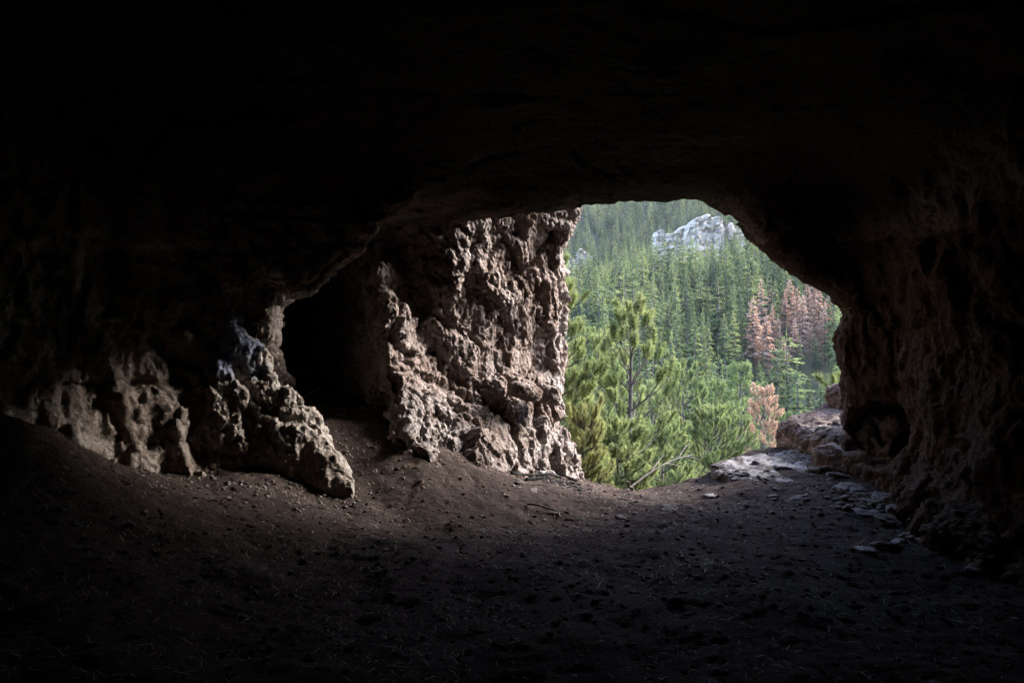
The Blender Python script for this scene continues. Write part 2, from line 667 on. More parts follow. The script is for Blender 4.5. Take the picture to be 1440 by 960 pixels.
# ------------------------------------------------------------------ the rock of the cave
H = 0.1
ORG = (-6.6, -4.3, -1.6)
nx, nyy, nz = 132, 204, 86
xs = (ORG[0] + np.arange(nx) * H).astype(f32)
ys = (ORG[1] + np.arange(nyy) * H).astype(f32)
zs = (ORG[2] + np.arange(nz) * H).astype(f32)
X, Y, Z = np.meshgrid(xs, ys, zs, indexing='ij')

plan = [(-3, -3), (3, -3), (3.6, 0), (3.75, 3), (3.6, 5), (3.95, 6.5), (4.1, 7.3), (3.9, 7.7), (-.6, 7.7), (-1.3, 7.4),
        (-1.2, 6.75), (-2.3, 6.65), (-3.05, 6.25), (-3.75, 5.4), (-4.25, 4.0), (-4.5, 1), (-4, -1)]
lean = np.where(X < -1.2, 0.30 * np.clip(1.3 - Z, 0, 1.4), 0.0)
pl = poly_sd(X, Y + lean, plan)
pl = pl + np.where(X > 2.5, 0.35 * np.clip(0.75 - Z, 0, 0.8), 0) * sstep(8.2, 6.8, Y)
zc = 3.62 - 0.16 * sstep(4, 7.5, Y) + 0.05 * X * sstep(3, 0, X)
main = smax(pl, Z - zc, 1.3)
# niche low in the right wall
niche = (np.sqrt(((X - 4.2) / 0.6) ** 2 + ((Y - 7.55) / 0.5) ** 2 + ((Z - 0.55) / 0.38) ** 2) - 1) * 0.4
main = smin(main, niche, 0.12)

mouth_px = [(600, 309), (640, 303), (700, 297), (760, 292), (800, 290), (820, 284), (870, 281), (930, 283), (960, 279), (985, 277),
            (993, 287), (1010, 294), (1030, 308), (1044, 324), (1058, 345), (1073, 355), (1088, 371), (1107, 386), (1123, 396),
            (1143, 405), (1163, 415), (1177, 428), (1180, 450), (1172, 470), (1177, 505), (1182, 530), (1184, 560), (1190, 640), (1195, 760)]
mouth = [(at(a, b, 8.0)[0], at(a, b, 8.0)[2]) for a, b in mouth_px] + [(3.9, -3), (-3, -3), (-3, 2.9)]
fl = np.maximum(Y - 8.0, 0)
mo = np.maximum(poly_sd(X - 0.62 * fl, Z - 0.36 * fl, mouth), 6.9 - Y)
cav = smin(main, mo, 0.12)
y_out = 8.18 + 0.75 * sstep(2.8, 4.8, X) + 0.12 * np.maximum(Z - 3.6, 0)
roof = np.maximum(np.maximum(Y - y_out, -cav), Z - 6.4)

# the pillar left of the mouth: a face turned to the right, a ledge of broken rock along its foot
dx = np.interp(Z, [-1.5, -.35, -.2, .1, .3, .4, 1.0, 1.8, 2.2, 2.5, 2.8, 3.2, 3.4, 3.6],
               [.45, .32, .22, .10, .02, -.02, -.02, -.05, .0, -.10, -.03, .08, .14, .3]).astype(f32)
pw = sstep(-0.5, 0.8, X)
off = 0.16 * sstep(1.14, 1.0, Z) + 0.72 * np.clip(1.05 - Z, 0, 1.0) - 0.10 * sstep(0.35, 0.0, np.abs(Z - 1.3))
off = off * sstep(0.95, -0.1, X) * sstep(-2.2, -1.5, X) * sstep(9.9, 9.2, Y)
pil_plan = [(-1.5, 7.40), (-1.05, 7.9), (-0.5, 8.5), (0.2, 9.1), (0.68, 9.58), (0.72, 10.0), (0.45, 11.2), (-1.5, 14.2), (-7.5, 14.5), (-7.5, 7.6), (-2.2, 7.5)]
pil = poly_sd(X - dx * pw, Y, pil_plan) - off
hol = (np.sqrt(((X + 0.75) / 0.55) ** 2 + ((Y - 8.0) / 0.35) ** 2 + ((Z - 2.2) / 0.65) ** 2) - 1) * 0.35
pil = smax(pil, -hol, 0.25)
hol = (np.sqrt(((X + 1.12) / 0.70) ** 2 + ((Y - 7.85) / 0.62) ** 2 + ((Z - 2.8) / 0.75) ** 2) - 1) * 0.6
pil = smax(pil, -hol, 0.2)
rock = smin(roof, np.maximum(pil, Z - 6.4), 0.15)
leftm = np.maximum(np.maximum(Y - 15.6, X + 1.6), Z - 6.4)
rock = np.minimum(rock, np.maximum(leftm, -cav))
tun = [(-1.5, -2), (-1.5, -.2), (-1.57, .17), (-1.74, .62), (-1.95, .9), (-2.30, 1.25), (-2.28, 1.6), (-2.27, 1.88), (-2.06, 2.03),
       (-1.74, 2.28), (-1.47, 2.49), (-1.33, 2.65), (-1.15, 2.8), (-1.0, 2.7), (-0.98, 1.8), (-0.95, 0.8), (-.9, -2)]
tm = np.maximum(np.maximum(poly_sd(X + 0.467 * (Y - 6.7) - 0.02 * (Y - 6.7) ** 2 * 0, Z, tun), 6.05 - Y), Y - 14.6)
rock = smax(rock, -tm, 0.10)
# rounded outside, closed all round
G = rock.astype(f32)
near = np.abs(G) < 0.7
P = np.stack([X[near], Y[near], Z[near]], 1)
amp = np.where((P[:, 1] > 8.6) | ((P[:, 0] > 1.2) & (P[:, 1] > 6.8)), 0.28, 1.0)
G[near] += (0.16 * fbm(P, 0.75, 3, 31) * amp + 0.06 * facets(P, 1.35, 32, 1.0) * amp).astype(f32)
edge = np.zeros(G.shape, bool)
for a in range(3):
    for e in (0, -1):
        s = [slice(None)] * 3
        s[a] = e
        edge[tuple(s)] = True
G[edge] = 0.06
del X, Y, Z, main, mo, cav, roof, pil, tm, pl, near, P
V, Q = surface_nets(G, ORG, H)
V = smooth_mesh(V, Q, 2, 0.5)
C = V[Q].mean(1)
lo = np.array(ORG) + 0.35
hi = np.array(ORG) + (np.array([nx, nyy, nz]) - 1) * H - 0.35
outer = ((C < lo) | (C > hi)).any(1) | (C[:, 2] < -1.1) | (C[:, 2] > 5.6)
detail = ~outer & (C[:, 1] > 1.2) & ~((C[:, 2] > 4.3) | (C[:, 1] > 12.3))
coarse = ~detail
Vc, Qc = compact(V, Q[coarse])
tag(ob('cliff', mesh_np('cliff', Vc, [Qc], True), M_ROCK), 'bulk of the limestone cliff around the cave', kind='structure')

V, Q = compact(V, Q[detail])
V, Q = subdivide(V, Q)
V = smooth_mesh(V, Q, 1, 0.4)
N = vnormals(V, Q)
# strongest on the pillar face and the rib left of the passage, milder on the ceiling
def rough_amp(V, N):
    ceil = sstep(0.35, 0.8, -N[:, 2])
    a = (1.0 - 0.6 * ceil) * np.where((V[:, 0] < 1.4) & (V[:, 1] > 5), 1.0, 0.75)
    return a.astype(f32)
A = rough_amp(V, N) * np.where((V[:, 0] > 1.2) & (V[:, 1] > 6.6), 0.5, 1.0)
left_ = sstep(-0.9, -1.5, V[:, 0]) * sstep(7.4, 6.9, V[:, 1])          # the fluted left wall
ceil_ = sstep(0.3, 0.7, -N[:, 2])
d = (0.13 * (1 - 0.75 * left_)) * facets(V, 2.3, 41, 1.25, (1, 1, 0.7)) * (1 - ceil_) + ceil_ * 0.13 * facets(V, 1.5, 44, 0.9, (0.5, 1.2, 1.0))
d = d + 0.03 * fbm(V, 3.0, 2, 42) + left_ * 0.085 * scoops(np.stack([V[:, 0] + 0.35 * V[:, 2], V[:, 1], V[:, 2]], 1), 3.4, 43, 0.8, 1.5, (1, 1, 0.27))
# joints and bedding cracks
d = d - 0.08 * (1 - ceil_) * np.maximum(0, 1 - np.abs(perlin(V * np.array([1, 1, 0.6], f32), 1.7, 46)) / 0.05)
d = d - 0.035 * np.maximum(0, 1 - np.abs(perlin(V * np.array([0.35, 0.35, 1.6], f32), 1.5, 47)) / 0.07)
V = V + N * (A * d)[:, None]
V, Q = subdivide(V, Q)
N = vnormals(V, Q)
A = rough_amp(V, N)
A = A * (1 - 0.35 * sstep(-0.9, -1.5, V[:, 0]) * sstep(7.4, 6.9, V[:, 1]))
V = V + N * (A * (0.022 * scoops(V, 5.0, 51, 0.7, 1.6, (1.0, 1.0, 0.55)) + 0.024 * facets(V, 6.5, 53, 1.3, (1.0, 1.0, 0.5)) - 0.018 * (0.15 + 0.85 * ((V[:, 0] < 1.4) & (V[:, 1] > 5))) * np.maximum(perlin(V * np.array([1, 1, 0.5], f32), 5.0, 52) - 0.12, 0) * 3))[:, None]
C = V[Q].mean(1)


def slab_mask(V):
    return 0.55 + 0.7 * sstep(-0.22, 0.22, perlin(V, 0.9, 77))


fine = (np.abs(C[:, 0]) < 0.66 * C[:, 1] + 0.2) & (C[:, 1] > 5.6) & (C[:, 1] < 10.4) & (C[:, 0] < 1.3) & (C[:, 0] > -3.9) & (C[:, 2] > -0.45) & (C[:, 2] < 3.9)


def finish(name, V, Q, fine_up, mat):
    V, Q = compact(V, Q)
    if fine_up:
        V, Q = subdivide(V, Q)
    N = vnormals(V, Q)
    A = rough_amp(V, N)
    d = 0.017 * scoops(V, 10.0, 61, 0.8, 1.6, (1, 1, 0.6)) + 0.017 * facets(V, 14.0, 64, 1.3, (1, 1, 0.5)) + 0.006 * fbm(V, 14.0, 3, 62, 0.6) + (0.007 * scoops(V, 26.0, 63, 0.8, 1.6, (1, 1, 0.7)) + 0.006 * facets(V, 31.0, 65, 1.3, (1, 1, 0.6)) if fine_up else 0)
    V = V + N * (A * d * slab_mask(V))[:, None]
    return ob(name, mesh_np(name, V, [Q], False), mat)


Nq = vnormals(V, Q)[Q[:, 0]]
is_pillar = (C[:, 0] > -1.75) & (C[:, 1] > 7.0) & (C[:, 0] < 1.4) & (C[:, 1] - 0.467 * 0 + C[:, 0] * 1.0 > 5.95)
is_pillar &= ~((Nq[:, 2] < -0.35) & (C[:, 2] > 2.9) & (C[:, 1] < 8.7)) & ~((C[:, 2] > 3.2) & (C[:, 1] < 8.0))
is_rib = ~is_pillar & (C[:, 0] < -1.3) & (C[:, 0] > -2.75) & (C[:, 1] < 7.15) & (C[:, 1] > 5.3) & (C[:, 2] < 2.75)
rest = ~(is_pillar | is_rib)
is_pass = rest & (C[:, 0] < -0.7) & (C[:, 1] > 7.0)
rest &= ~is_pass
is_ceil = rest & (C[:, 2] > 2.6 + 0.35 * fbm(C, 0.9, 4, 88))
rest &= ~is_ceil
is_left = rest & (C[:, 0] < 0)
is_right = rest & ~is_left
o = finish('rock_pillar', V, Q[is_pillar], True, M_ROCK)
tag(o, 'tall rough limestone pillar brightly lit along its right edge, left of the opening', 'rock pillar')
PILLAR = o
o = finish('rock_rib', V, Q[is_rib], True, M_ROCKP)
tag(o, 'jagged limestone rib with a spreading foot, left of the dark side passage', 'rock rib')
tag(finish('passage_wall', V, Q[is_pass], False, M_ROCK), 'dim rock walls of the side passage', kind='structure')
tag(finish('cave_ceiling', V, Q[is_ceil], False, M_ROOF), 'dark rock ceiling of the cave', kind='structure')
tag(finish('cave_wall', V, Q[is_left], False, M_ROCKP), 'dim left wall of the cave with faded blue paint', kind='structure')
tag(finish('cave_wall', V, Q[is_right], False, M_SHADED), 'dark right wall of the cave', kind='structure')
del V, Q, C, G


# ------------------------------------------------------------------ loose rock
def rock_mesh(name, size, seed, lev=5, power=3.5, rough=0.10, scale=3.0, strata=0.0, aniso=(1, 1, 1)):
    """a broken block: superellipsoid with Voronoi facets, size = full extents"""
    V = np.array([(-1, -1, -1), (1, -1, -1), (1, 1, -1), (-1, 1, -1), (-1, -1, 1), (1, -1, 1), (1, 1, 1), (-1, 1, 1)], f32)
    Q = np.array([(0, 3, 2, 1), (4, 5, 6, 7), (0, 1, 5, 4), (1, 2, 6, 5), (2, 3, 7, 6), (3, 0, 4, 7)])
    for _ in range(lev):
        V, Q = subdivide(V, Q)
    r = (np.abs(V) ** power).sum(1) ** (1 / power)
    V = V / r[:, None]
    N0 = V / np.linalg.norm(V, axis=1, keepdims=True)
    S = np.asarray(size, f32) / 2
    ch = float(min(S))
    W = V * S
    off = np.array([seed * 7.1, seed * 3.7, seed * 1.3], f32)
    k = scale / (2 * ch)
    d = rough * ch * 2 * (0.9 * facets(W + off, k * 0.6, seed, 1.0, aniso) + 0.45 * facets(W + off, k * 1.6, seed + 5, 1.1, aniso) + 0.22 * facets(W + off, k * 4.5, seed + 9, 1.1, aniso))
    if strata:
        zz = W[:, 2] / strata + 0.6 * perlin(W + off, 0.5 / strata, seed + 3)
        d = d + 0.12 * strata * np.abs((zz % 1.0) - 0.5) * 2
    W = W + N0 * d[:, None]
    return mesh_np(name, W, [Q], True)


def rock(name, size, loc, rot, seed, mat, label=None, cat=None, group=None, parent=None, **kw):
    o = ob(name, rock_mesh(name, size, seed, **kw), mat, parent, loc)
    o.rotation_euler = rot
    if label:
        tag(o, label, cat, group)
    return o


# ledge right of the opening
led = rock('rock_ledge', (1.55, 1.4, 0.62), (4.54, 9.15, 0.32), (0.06, -0.16, 0.25), 3, M_LEDGE,
           'low brown rock ledge with a pale flat top, right of the opening', 'rock ledge', lev=6, power=5, rough=0.08, strata=0.16)
rock('boulder', (1.0, 0.8, 0.75), (4.55, 8.25, 0.42), (0.1, 0.1, 0.6), 5, M_LEDGE,
     'rounded brown boulder resting against the right wall behind the ledge', 'boulder', lev=5, power=4, rough=0.10, strata=0.22)
rock('boulder', (0.5, 0.6, 0.42), (4.72, 9.55, 0.74), (0.2, -0.1, 0.2), 6, M_LEDGE,
     'small angular boulder at the back of the ledge, touching the right edge of the opening', 'boulder', lev=5, power=3, rough=0.13)
rock('rock_step', (1.5, 0.7, 0.42), (4.35, 7.95, 0.10), (0.0, 0.06, -0.75), 8, M_LEDGE,
     'long low rock step running from the ledge to the dark niche', 'rock step', lev=5, power=6, rough=0.10)
rock('rock_slab', (2.3, 1.15, 0.30), (3.72, 8.72, -0.035), (0.06, -0.09, 0.25), 12, M_SLAB,
     'flat weathered rock slab with a pale shining top at the lip of the cave', 'rock slab', lev=6, power=4, rough=0.10, scale=2.4)
rock('boulder', (0.75, 0.85, 0.5), (3.62, 5.15, 0.05), (0.1, -0.45, 0.3), 15, M_SHADED,
     'leaning grey boulder at the foot of the right wall', 'boulder', lev=5, power=3.2, rough=0.10)
# loose blocks on the shelf of the pillar
for i, (px, py, d, s, lb) in enumerate([
        (738, 550, 8.35, (0.42, 0.30, 0.20), 'grey loose block on the pillar shelf, left of the two'),
        (772, 556, 8.65, (0.40, 0.30, 0.22), 'grey loose block on the pillar shelf, right of the two')]):
    rock('rock_block', s, at(px, py, d), (0.1, 0.25, 0.5 + i), 21 + i, M_ROCK, lb, 'rock block', lev=4, power=3, rough=0.1)

# ------------------------------------------------------------------ hillside outside
_py = [9, 12, 16, 25, 40, 60, 100, 150, 200, 250, 300, 330, 400, 470, 600, 700, 900, 1100, 1500]
_pz = [-1.3, -3.6, -6.6, -13, -23, -33, -35, -21, -6, 8, 19, 24, 19, 36, 112, 168, 305, 430, 620]  # last heights lie out of view, raised to keep low sky out of the cave


def hill_z(x, y):
    x = np.asarray(x, float)
    y = np.asarray(y, float)
    z = np.interp(y, _py, _pz)
    lat = (x - 0.19 * y) * 0.16 * np.clip((y - 60) / 200, 0, 1.0)
    lat = np.clip(lat, -60, 90)
    P = np.stack([np.atleast_1d(x).ravel(), np.atleast_1d(y).ravel(), np.zeros(np.size(x))], 1)
    n = fbm(P, 0.018, 3, 71).reshape(np.shape(np.atleast_1d(x)))
    if np.ndim(x) == 0:
        n = n[0]
    side = 0.26 * np.maximum(0, x - 0.56 * y - 4) * np.clip((y - 9) / 6, 0, 1)      # unseen slope added on the right to block low sky light
    return z + lat + side + n * np.clip((y - 30) / 120, 0, 1) * 9


gy = np.concatenate([np.arange(9.2, 40, 0.7), np.arange(40, 150, 3), np.arange(150, 500, 6), np.arange(500, 1501, 20)])
gu = np.linspace(-1, 1, 260)
U, Y = np.meshgrid(gu, gy, indexing='ij')
X = 38.0 * np.sinh(U * 4.3)
Z = hill_z(X, Y)
V = np.stack([X.ravel(), Y.ravel(), Z.ravel()], 1)
ny = len(gy)
I = (np.arange(len(gu) - 1)[:, None] * ny + np.arange(ny - 1)[None, :]).ravel()
tag(ob('hillside', mesh_np('hillside', V, [np.stack([I, I + ny, I + ny + 1, I + 1], 1)], True), M_HILL),
    'forested slope falling from the cave and rising across the valley', kind='structure')

# limestone cliff among the trees on the ridge
def cliff_wall(name, prof, py_bot, d, depth, seed, parent, res=0.45):
    """a stepped, cracked rock face; prof is its jagged top line as (px, py) at distance d"""
    px = np.array([p[0] for p in prof], float)
    x_ = (px - 720) / F * d
    zt = CAM_Z - (np.array([p[1] for p in prof], float) - 480) / F * d
    z0 = CAM_Z - (py_bot - 480) / F * d
    nu = int((x_[-1] - x_[0]) / res) + 2
    nv = int((zt.max() - z0) / res) + 2
    xx = np.linspace(x_[0], x_[-1], nu)
    P1 = np.stack([xx, 0 * xx, 0 * xx + seed], 1)
    top = np.interp(xx, x_, zt) + 0.9 * facets(P1, 0.35, seed + 2) + 0.5 * facets(P1, 0.9, seed + 4)
    v = np.linspace(0, 1, nv)
    Zg = z0 + v[None, :] * (top[:, None] - z0)
    Xg = np.repeat(xx[:, None], nv, 1)
    P = np.stack([Xg.ravel(), np.zeros(Xg.size) + seed * 3.3, Zg.ravel()], 1)
    col = facets(P * np.array([1, 1, 0.12], f32), 0.16, seed, 1.3).reshape(Xg.shape)
    blk = facets(P * np.array([1, 1, 0.9], f32), 0.30, seed + 1, 1.3).reshape(Xg.shape)
    sm = facets(P, 1.1, seed + 2, 1.2).reshape(Xg.shape)
    led = (np.floor(Zg / 5.5 + 0.5 * col) * 0.9)
    bulge = 3.5 * (2 * np.abs(np.linspace(-0.5, 0.5, nu))[:, None]) ** 4
    Yg = d + bulge + led * 1.1 - led.min() * 1.1 + 0.5 * (Xg - x_[0]) - 3.6 * col - 2.4 * blk - 0.8 * sm + 2.5 * np.maximum(0, 1 - np.abs(perlin(P * np.array([1, 1, 0.15], f32), 0.22, seed + 7)).reshape(Xg.shape) / 0.08)
    back = np.stack([Xg[:, -1], np.full(nu, d + depth), Zg[:, -1] + 1.0], 1)
    V = np.concatenate([np.stack([Xg.ravel(), Yg.ravel(), Zg.ravel()], 1), back,
                        np.stack([Xg[0], np.full(nv, d + depth), Zg[0]], 1), np.stack([Xg[-1], np.full(nv, d + depth), Zg[-1]], 1)])
    I = (np.arange(nu - 1)[:, None] * nv + np.arange(nv - 1)[None, :]).ravel()
    Q = [np.stack([I, I + nv, I + nv + 1, I + 1], 1)]
    b0 = nu * nv
    k = np.arange(nu - 1)
    Q.append(np.stack([k * nv + nv - 1, (k + 1) * nv + nv - 1, b0 + k + 1, b0 + k], 1))
    k = np.arange(nv - 1)
    s0 = b0 + nu
    Q.append(np.stack([k, k + 1, s0 + k + 1, s0 + k], 1))
    r0 = (nu - 1) * nv
    s1 = s0 + nv
    Q.append(np.stack([r0 + k, s1 + k, s1 + k + 1, r0 + k + 1], 1))
    o = ob(name, mesh_np(name, V - np.array(parent.location), Q), M_CLIFF, parent)
    return o


root = thing('limestone_cliff', at(985, 400, 370), 'white limestone cliff standing above the treetops below the upper right of the opening', 'cliff')
cliff_wall('buttress', [(966, 330), (972, 308), (980, 300), (990, 296), (1004, 293), (1012, 296), (1022, 297), (1031, 303), (1036, 312)], 450, 366, 24, 31, root)
cliff_wall('buttress', [(920, 336), (924, 322), (932, 318), (944, 324), (954, 318), (962, 313), (976, 306), (984, 306)], 440, 374, 24, 32, root)
cliff_wall('buttress', [(1028, 318), (1034, 306), (1042, 316), (1050, 318), (1058, 328), (1064, 344)], 440, 376, 20, 33, root)
root.location.x += 3.0
root = thing('limestone_outcrop', at(812, 362, 490), 'grey limestone outcrop half hidden by trees on the far slope beside the pillar', 'outcrop')
cliff_wall('buttress', [(786, 372), (794, 360), (802, 356), (808, 360), (814, 368)], 410, 486, 14, 41, root)
cliff_wall('buttress', [(812, 358), (818, 348), (826, 352), (838, 362), (844, 370)], 400, 500, 14, 42, root)
o = rock('limestone_outcrop', (9, 8, 9), at(1110, 372, 300), (0, 0, 0), 47, M_CLIFF, 'small grey outcrop between trees just under the arch on the right', 'outcrop', lev=4, power=4, rough=0.06, strata=2.0)


# ------------------------------------------------------------------ trees
def tube(path, radii, sides=6):
    """-> V, Q for a tapered tube along a polyline"""
    path = np.asarray(path, float)
    n = len(path)
    T = np.gradient(path, axis=0)
    T /= np.linalg.norm(T, axis=1, keepdims=True) + 1e-9
    ref = np.array([0.0, 0.0, 1.0]) if abs(T[0, 2]) < 0.9 else np.array([1.0, 0.0, 0.0])
    Vs = []
    for i in range(n):
        a = np.cross(T[i], ref)
        a /= np.linalg.norm(a) + 1e-9
        b = np.cross(T[i], a)
        ang = np.arange(sides) * 2 * math.pi / sides
        Vs.append(path[i] + radii[i] * (np.cos(ang)[:, None] * a + np.sin(ang)[:, None] * b))
    V = np.concatenate(Vs)
    i = np.arange(n - 1)[:, None] * sides
    k = np.arange(sides)[None, :]
    k2 = (k + 1) % sides
    Q = np.stack([(i + k).ravel(), (i + k2).ravel(), (i + sides + k2).ravel(), (i + sides + k).ravel()], 1)
    return V, Q


class Acc:
    def __init__(self):
        self.V, self.Q, self.T, self.n = [], [], [], 0

    def add(self, V, Q=None, T=None):
        if Q is not None and len(Q):
            self.Q.append(np.asarray(Q) + self.n)
        if T is not None and len(T):
            self.T.append(np.asarray(T) + self.n)
        self.V.append(np.asarray(V))
        self.n += len(V)

    def arrays(self):
        return (np.concatenate(self.V), np.concatenate(self.Q) if self.Q else np.zeros((0, 4), int),
                np.concatenate(self.T) if self.T else np.zeros((0, 3), int))

    def mesh(self, name, smooth=False):
        V, Q, T = self.arrays()
        return mesh_np(name, V, [Q, T], smooth)


def spruce_crown(seed, whorls=22, per=6, R=0.13, low=0.12, gap=0.0, bare=0.0):
    """unit-high conifer crown: whorls of drooping boughs, each bough a ragged spray of twigs (triangles)"""
    r = np.random.RandomState(seed)
    V, T = [], []
    n = 0
    for w in range(whorls):
        t = w / (whorls - 1)
        h = low + (0.985 - low) * t ** 0.92
        prof = R * (1 - t) ** 0.75 * (0.55 + 0.45 * min(1, t * 5 + 0.25)) + 0.008
        k = max(4, int(round(per * (1 - 0.4 * t))))
        a0 = r.rand() * 6.28
        for j in range(k):
            if r.rand() < gap:
                continue
            az = a0 + j * 6.28 / k + r.normal() * 0.25
            L = prof * (0.65 + 0.55 * r.rand())
            dr = np.array([math.cos(az), math.sin(az), 0])
            sd = np.array([-math.sin(az), math.cos(az), 0])
            root = np.array([0, 0, h + r.normal() * 0.026])
            droop = L * (0.35 - 0.5 * t + r.normal() * 0.15)
            tip = root + dr * L + np.array([0, 0, -droop])
            mid = root + dr * L * 0.55 + np.array([0, 0, -droop * 0.3 + 0.006])
            wd = L * 0.30 + 0.004
            # bough blade, two leaves with a ridge
            pts = [root + dr * L * bare, mid + sd * wd - [0, 0, wd * 0.35], tip, mid - sd * wd - [0, 0, wd * 0.35], mid + [0, 0, 0.004]]
            V += pts
            T += [(n, n + 4, n + 1), (n + 1, n + 4, n + 2), (n + 2, n + 4, n + 3), (n + 3, n + 4, n)]
            n += 5
            # hanging side twigs
            for q in range(4):
                u = 0.3 + 0.65 * r.rand()
                s = 1 if q % 2 else -1
                b = root + dr * L * u + np.array([0, 0, -droop * u * u])
                e = b + sd * s * wd * (0.7 + 0.8 * r.rand()) + dr * L * 0.18 + np.array([0, 0, -0.010 - 0.016 * r.rand()])
                f = b + dr * L * 0.22 + np.array([0, 0, 0.004])
                V += [b, e, f]
                T += [(n, n + 1, n + 2)]
                n += 3
    # leader
    V += [np.array([0.006, 0, 0.95]), np.array([-0.003, 0.005, 0.95]), np.array([0, 0, 1.0]), np.array([-0.003, -0.005, 0.95])]
    T += [(n, n + 1, n + 2), (n + 1, n + 3, n + 2), (n + 3, n, n + 2)]
    return np.array(V), np.array(T)


def unit_trunk(rad=0.011, sides=5):
    return tube([(0, 0, -0.06), (0, 0, 0.3), (0.002, 0, 0.7), (0, 0, 0.97)], [rad * 1.2, rad, rad * 0.6, rad * 0.1], sides)


SPR = []                        # prototype crowns: (V, T, mesh)
for s in range(5):
    V, T = spruce_crown(100 + s, 26, 7, 0.098 + 0.016 * s, 0.10 + 0.03 * (s % 3), 0.06)
    SPR.append((V, T))
LOD = [spruce_crown(150 + s, 16, 5, 0.12 + 0.018 * s, 0.15, 0.05) for s in range(4)]
REDC = [spruce_crown(200 + s, 30, 7, 0.145 + 0.02 * s, 0.16, 0.28, 0.10) for s in range(3)]
PIC = [spruce_crown(230 + s, 20, 6, 0.19 + 0.03 * s, 0.22, 0.22, 0.3) for s in range(3)]
tv, tq = unit_trunk()
ME_TRUNK = mesh_np('trunk', tv, [tq], True)
ME_TRUNK.materials.append(M_BARK)


def me_of(lst, name, mat):
    out = []
    for V, T in lst:
        m = mesh_np(name, V, [T])
        m.materials.append(mat)
        out.append(m)
    return out


ME_SPR = me_of(SPR, 'crown', M_SPRUCE)
ME_RED = me_of(REDC, 'crown', M_DEAD)
ME_PIC = me_of(PIC, 'crown', M_SPRUCE)


def conifer(name, x, y, h, w, me, label, cat, group, rot, lean=0.0):
    z = float(hill_z(x, y))
    t = thing(name, (x, y, z), label, cat, group)
    t.rotation_euler = (lean, lean * 0.6, rot)
    t.scale = (h * w, h * w, h)
    ob('trunk', ME_TRUNK, None, t)
    ob('crown', me, None, t)
    return t


mask_px = [(780, 700), (780, 282), (985, 277), (1050, 318), (1120, 378), (1180, 418), (1182, 560), (1100, 600), (1095, 640), (1000, 680), (900, 690)]
_rs = np.random.RandomState(5)
cand = []                       # (depth, px, x, y, h, kind)
# red beetle-killed trees
reds = [(1070, 392, 1, 196), (1084, 402, 0, 204), (1078, 440, 2, 180), (1086, 428, 1, 190), (1111, 390, 2, 205), (1121, 404, 1, 198),
        (1136, 388, 0, 210), (1152, 402, 1, 200), (1166, 412, 2, 192), (1012, 424, 0, 215), (1062, 452, 0, 188), (1118, 446, 0, 182),
        (1059, 416, 2, 184), (1094, 442, 0, 190), (1104, 406, 1, 202), (1129, 412, 2, 193), (1145, 394, 0, 207), (1160, 424, 1, 189), (1102, 474, 1, 176)]
red_labels = ['tallest rust red dead conifer in the left half of the red group', 'thin rust red dead conifer right behind the tallest red one',
              'broad rust red dead conifer standing lowest in the red group', 'rust red dead conifer filling the middle of the left red cluster',
              'ragged pinkish red dead conifer, left one of the right red cluster', 'pinkish red dead conifer crowded behind the ragged one',
              'slender brick red dead conifer, tallest of the right red cluster', 'rust red dead conifer second from the right cave edge',
              'brownish red dead conifer next to the right edge of the opening', 'lone rust red dead conifer among green trees left of the red group',
              'short rust red dead conifer at the left foot of the red group', 'short rust red dead conifer with green neighbours below the right red cluster',
              'rust red dead conifer at the far left of the left red cluster', 'rust red dead conifer on the right flank of the left red cluster',
              'thin rust red dead conifer in the gap between the two red clusters', 'rust red dead conifer in the front middle of the right red cluster',
              'thin brick red dead conifer beside the tallest of the right cluster', 'low rust red dead conifer in front near the right edge of the opening',
              'small rust red dead conifer lowest of all, between both red clusters']
blocked = []
for (px, py, k, d), lb in zip(reds, red_labels):
    x, y, zt = at(px, py, d)
    z0 = float(hill_z(x, y))
    h = max(12.0, zt - z0)
    conifer('dead_conifer', x, y, h, 1.0 * (20 / h) if h > 20 else 1.0, ME_RED[k], lb, 'dead tree', 'rust red dead conifers on the slope', _rs.rand() * 6)
    blocked.append((px, d))

# green trees over the whole slope: jittered rows
d = 46.0
while d < 720:
    step = 4.6 if d < 340 else 5.6
    if not (345 < d < 455):
        w = 0.50 * d
        x0 = 0.03 * d
        nn = int(w / step)
        for j in range(nn):
            x = x0 + (j + _rs.rand()) * step
            y = d + (_rs.rand() - 0.5) * step * 1.6
            px = 720 + x / y * F
            h = (19.0 + 5.0 * _rs.normal()) if d > 120 else 16 + 3.5 * _rs.normal()
            h = min(max(h, 9), 29)
            if 285 < d < 340 and 925 < px < 1062:
                h *= 0.84
            if 455 < d < 500 and px < 860 and _rs.rand() < 0.6:
                continue
            if d < 120 and _rs.rand() < 0.35:
                continue
            if any(abs(px - b) < 9 and abs(y - e) < 6 for b, e in blocked):
                continue
            if any(abs(px - b) < 14 and -45 < y - e < 0 and _rs.rand() < 0.6 for b, e in blocked):
                continue
            if float(perlin([[x, y, 3.0]], 0.045, 8)[0]) < -0.30 and d < 340:
                continue
            cand.append((y, px, x, y, h, _rs.randint(0, 10)))
    d += step * (0.95 if d < 340 else 1.1)

for j in range(70):            # young growth at the feet of the dead trees
    y = 118 + 66 * _rs.rand()
    px = 1030 + 160 * _rs.rand()
    cand.append((y, px, (px - 720) / F * y, y, 5 + 6 * _rs.rand(), _rs.randint(0, 10)))

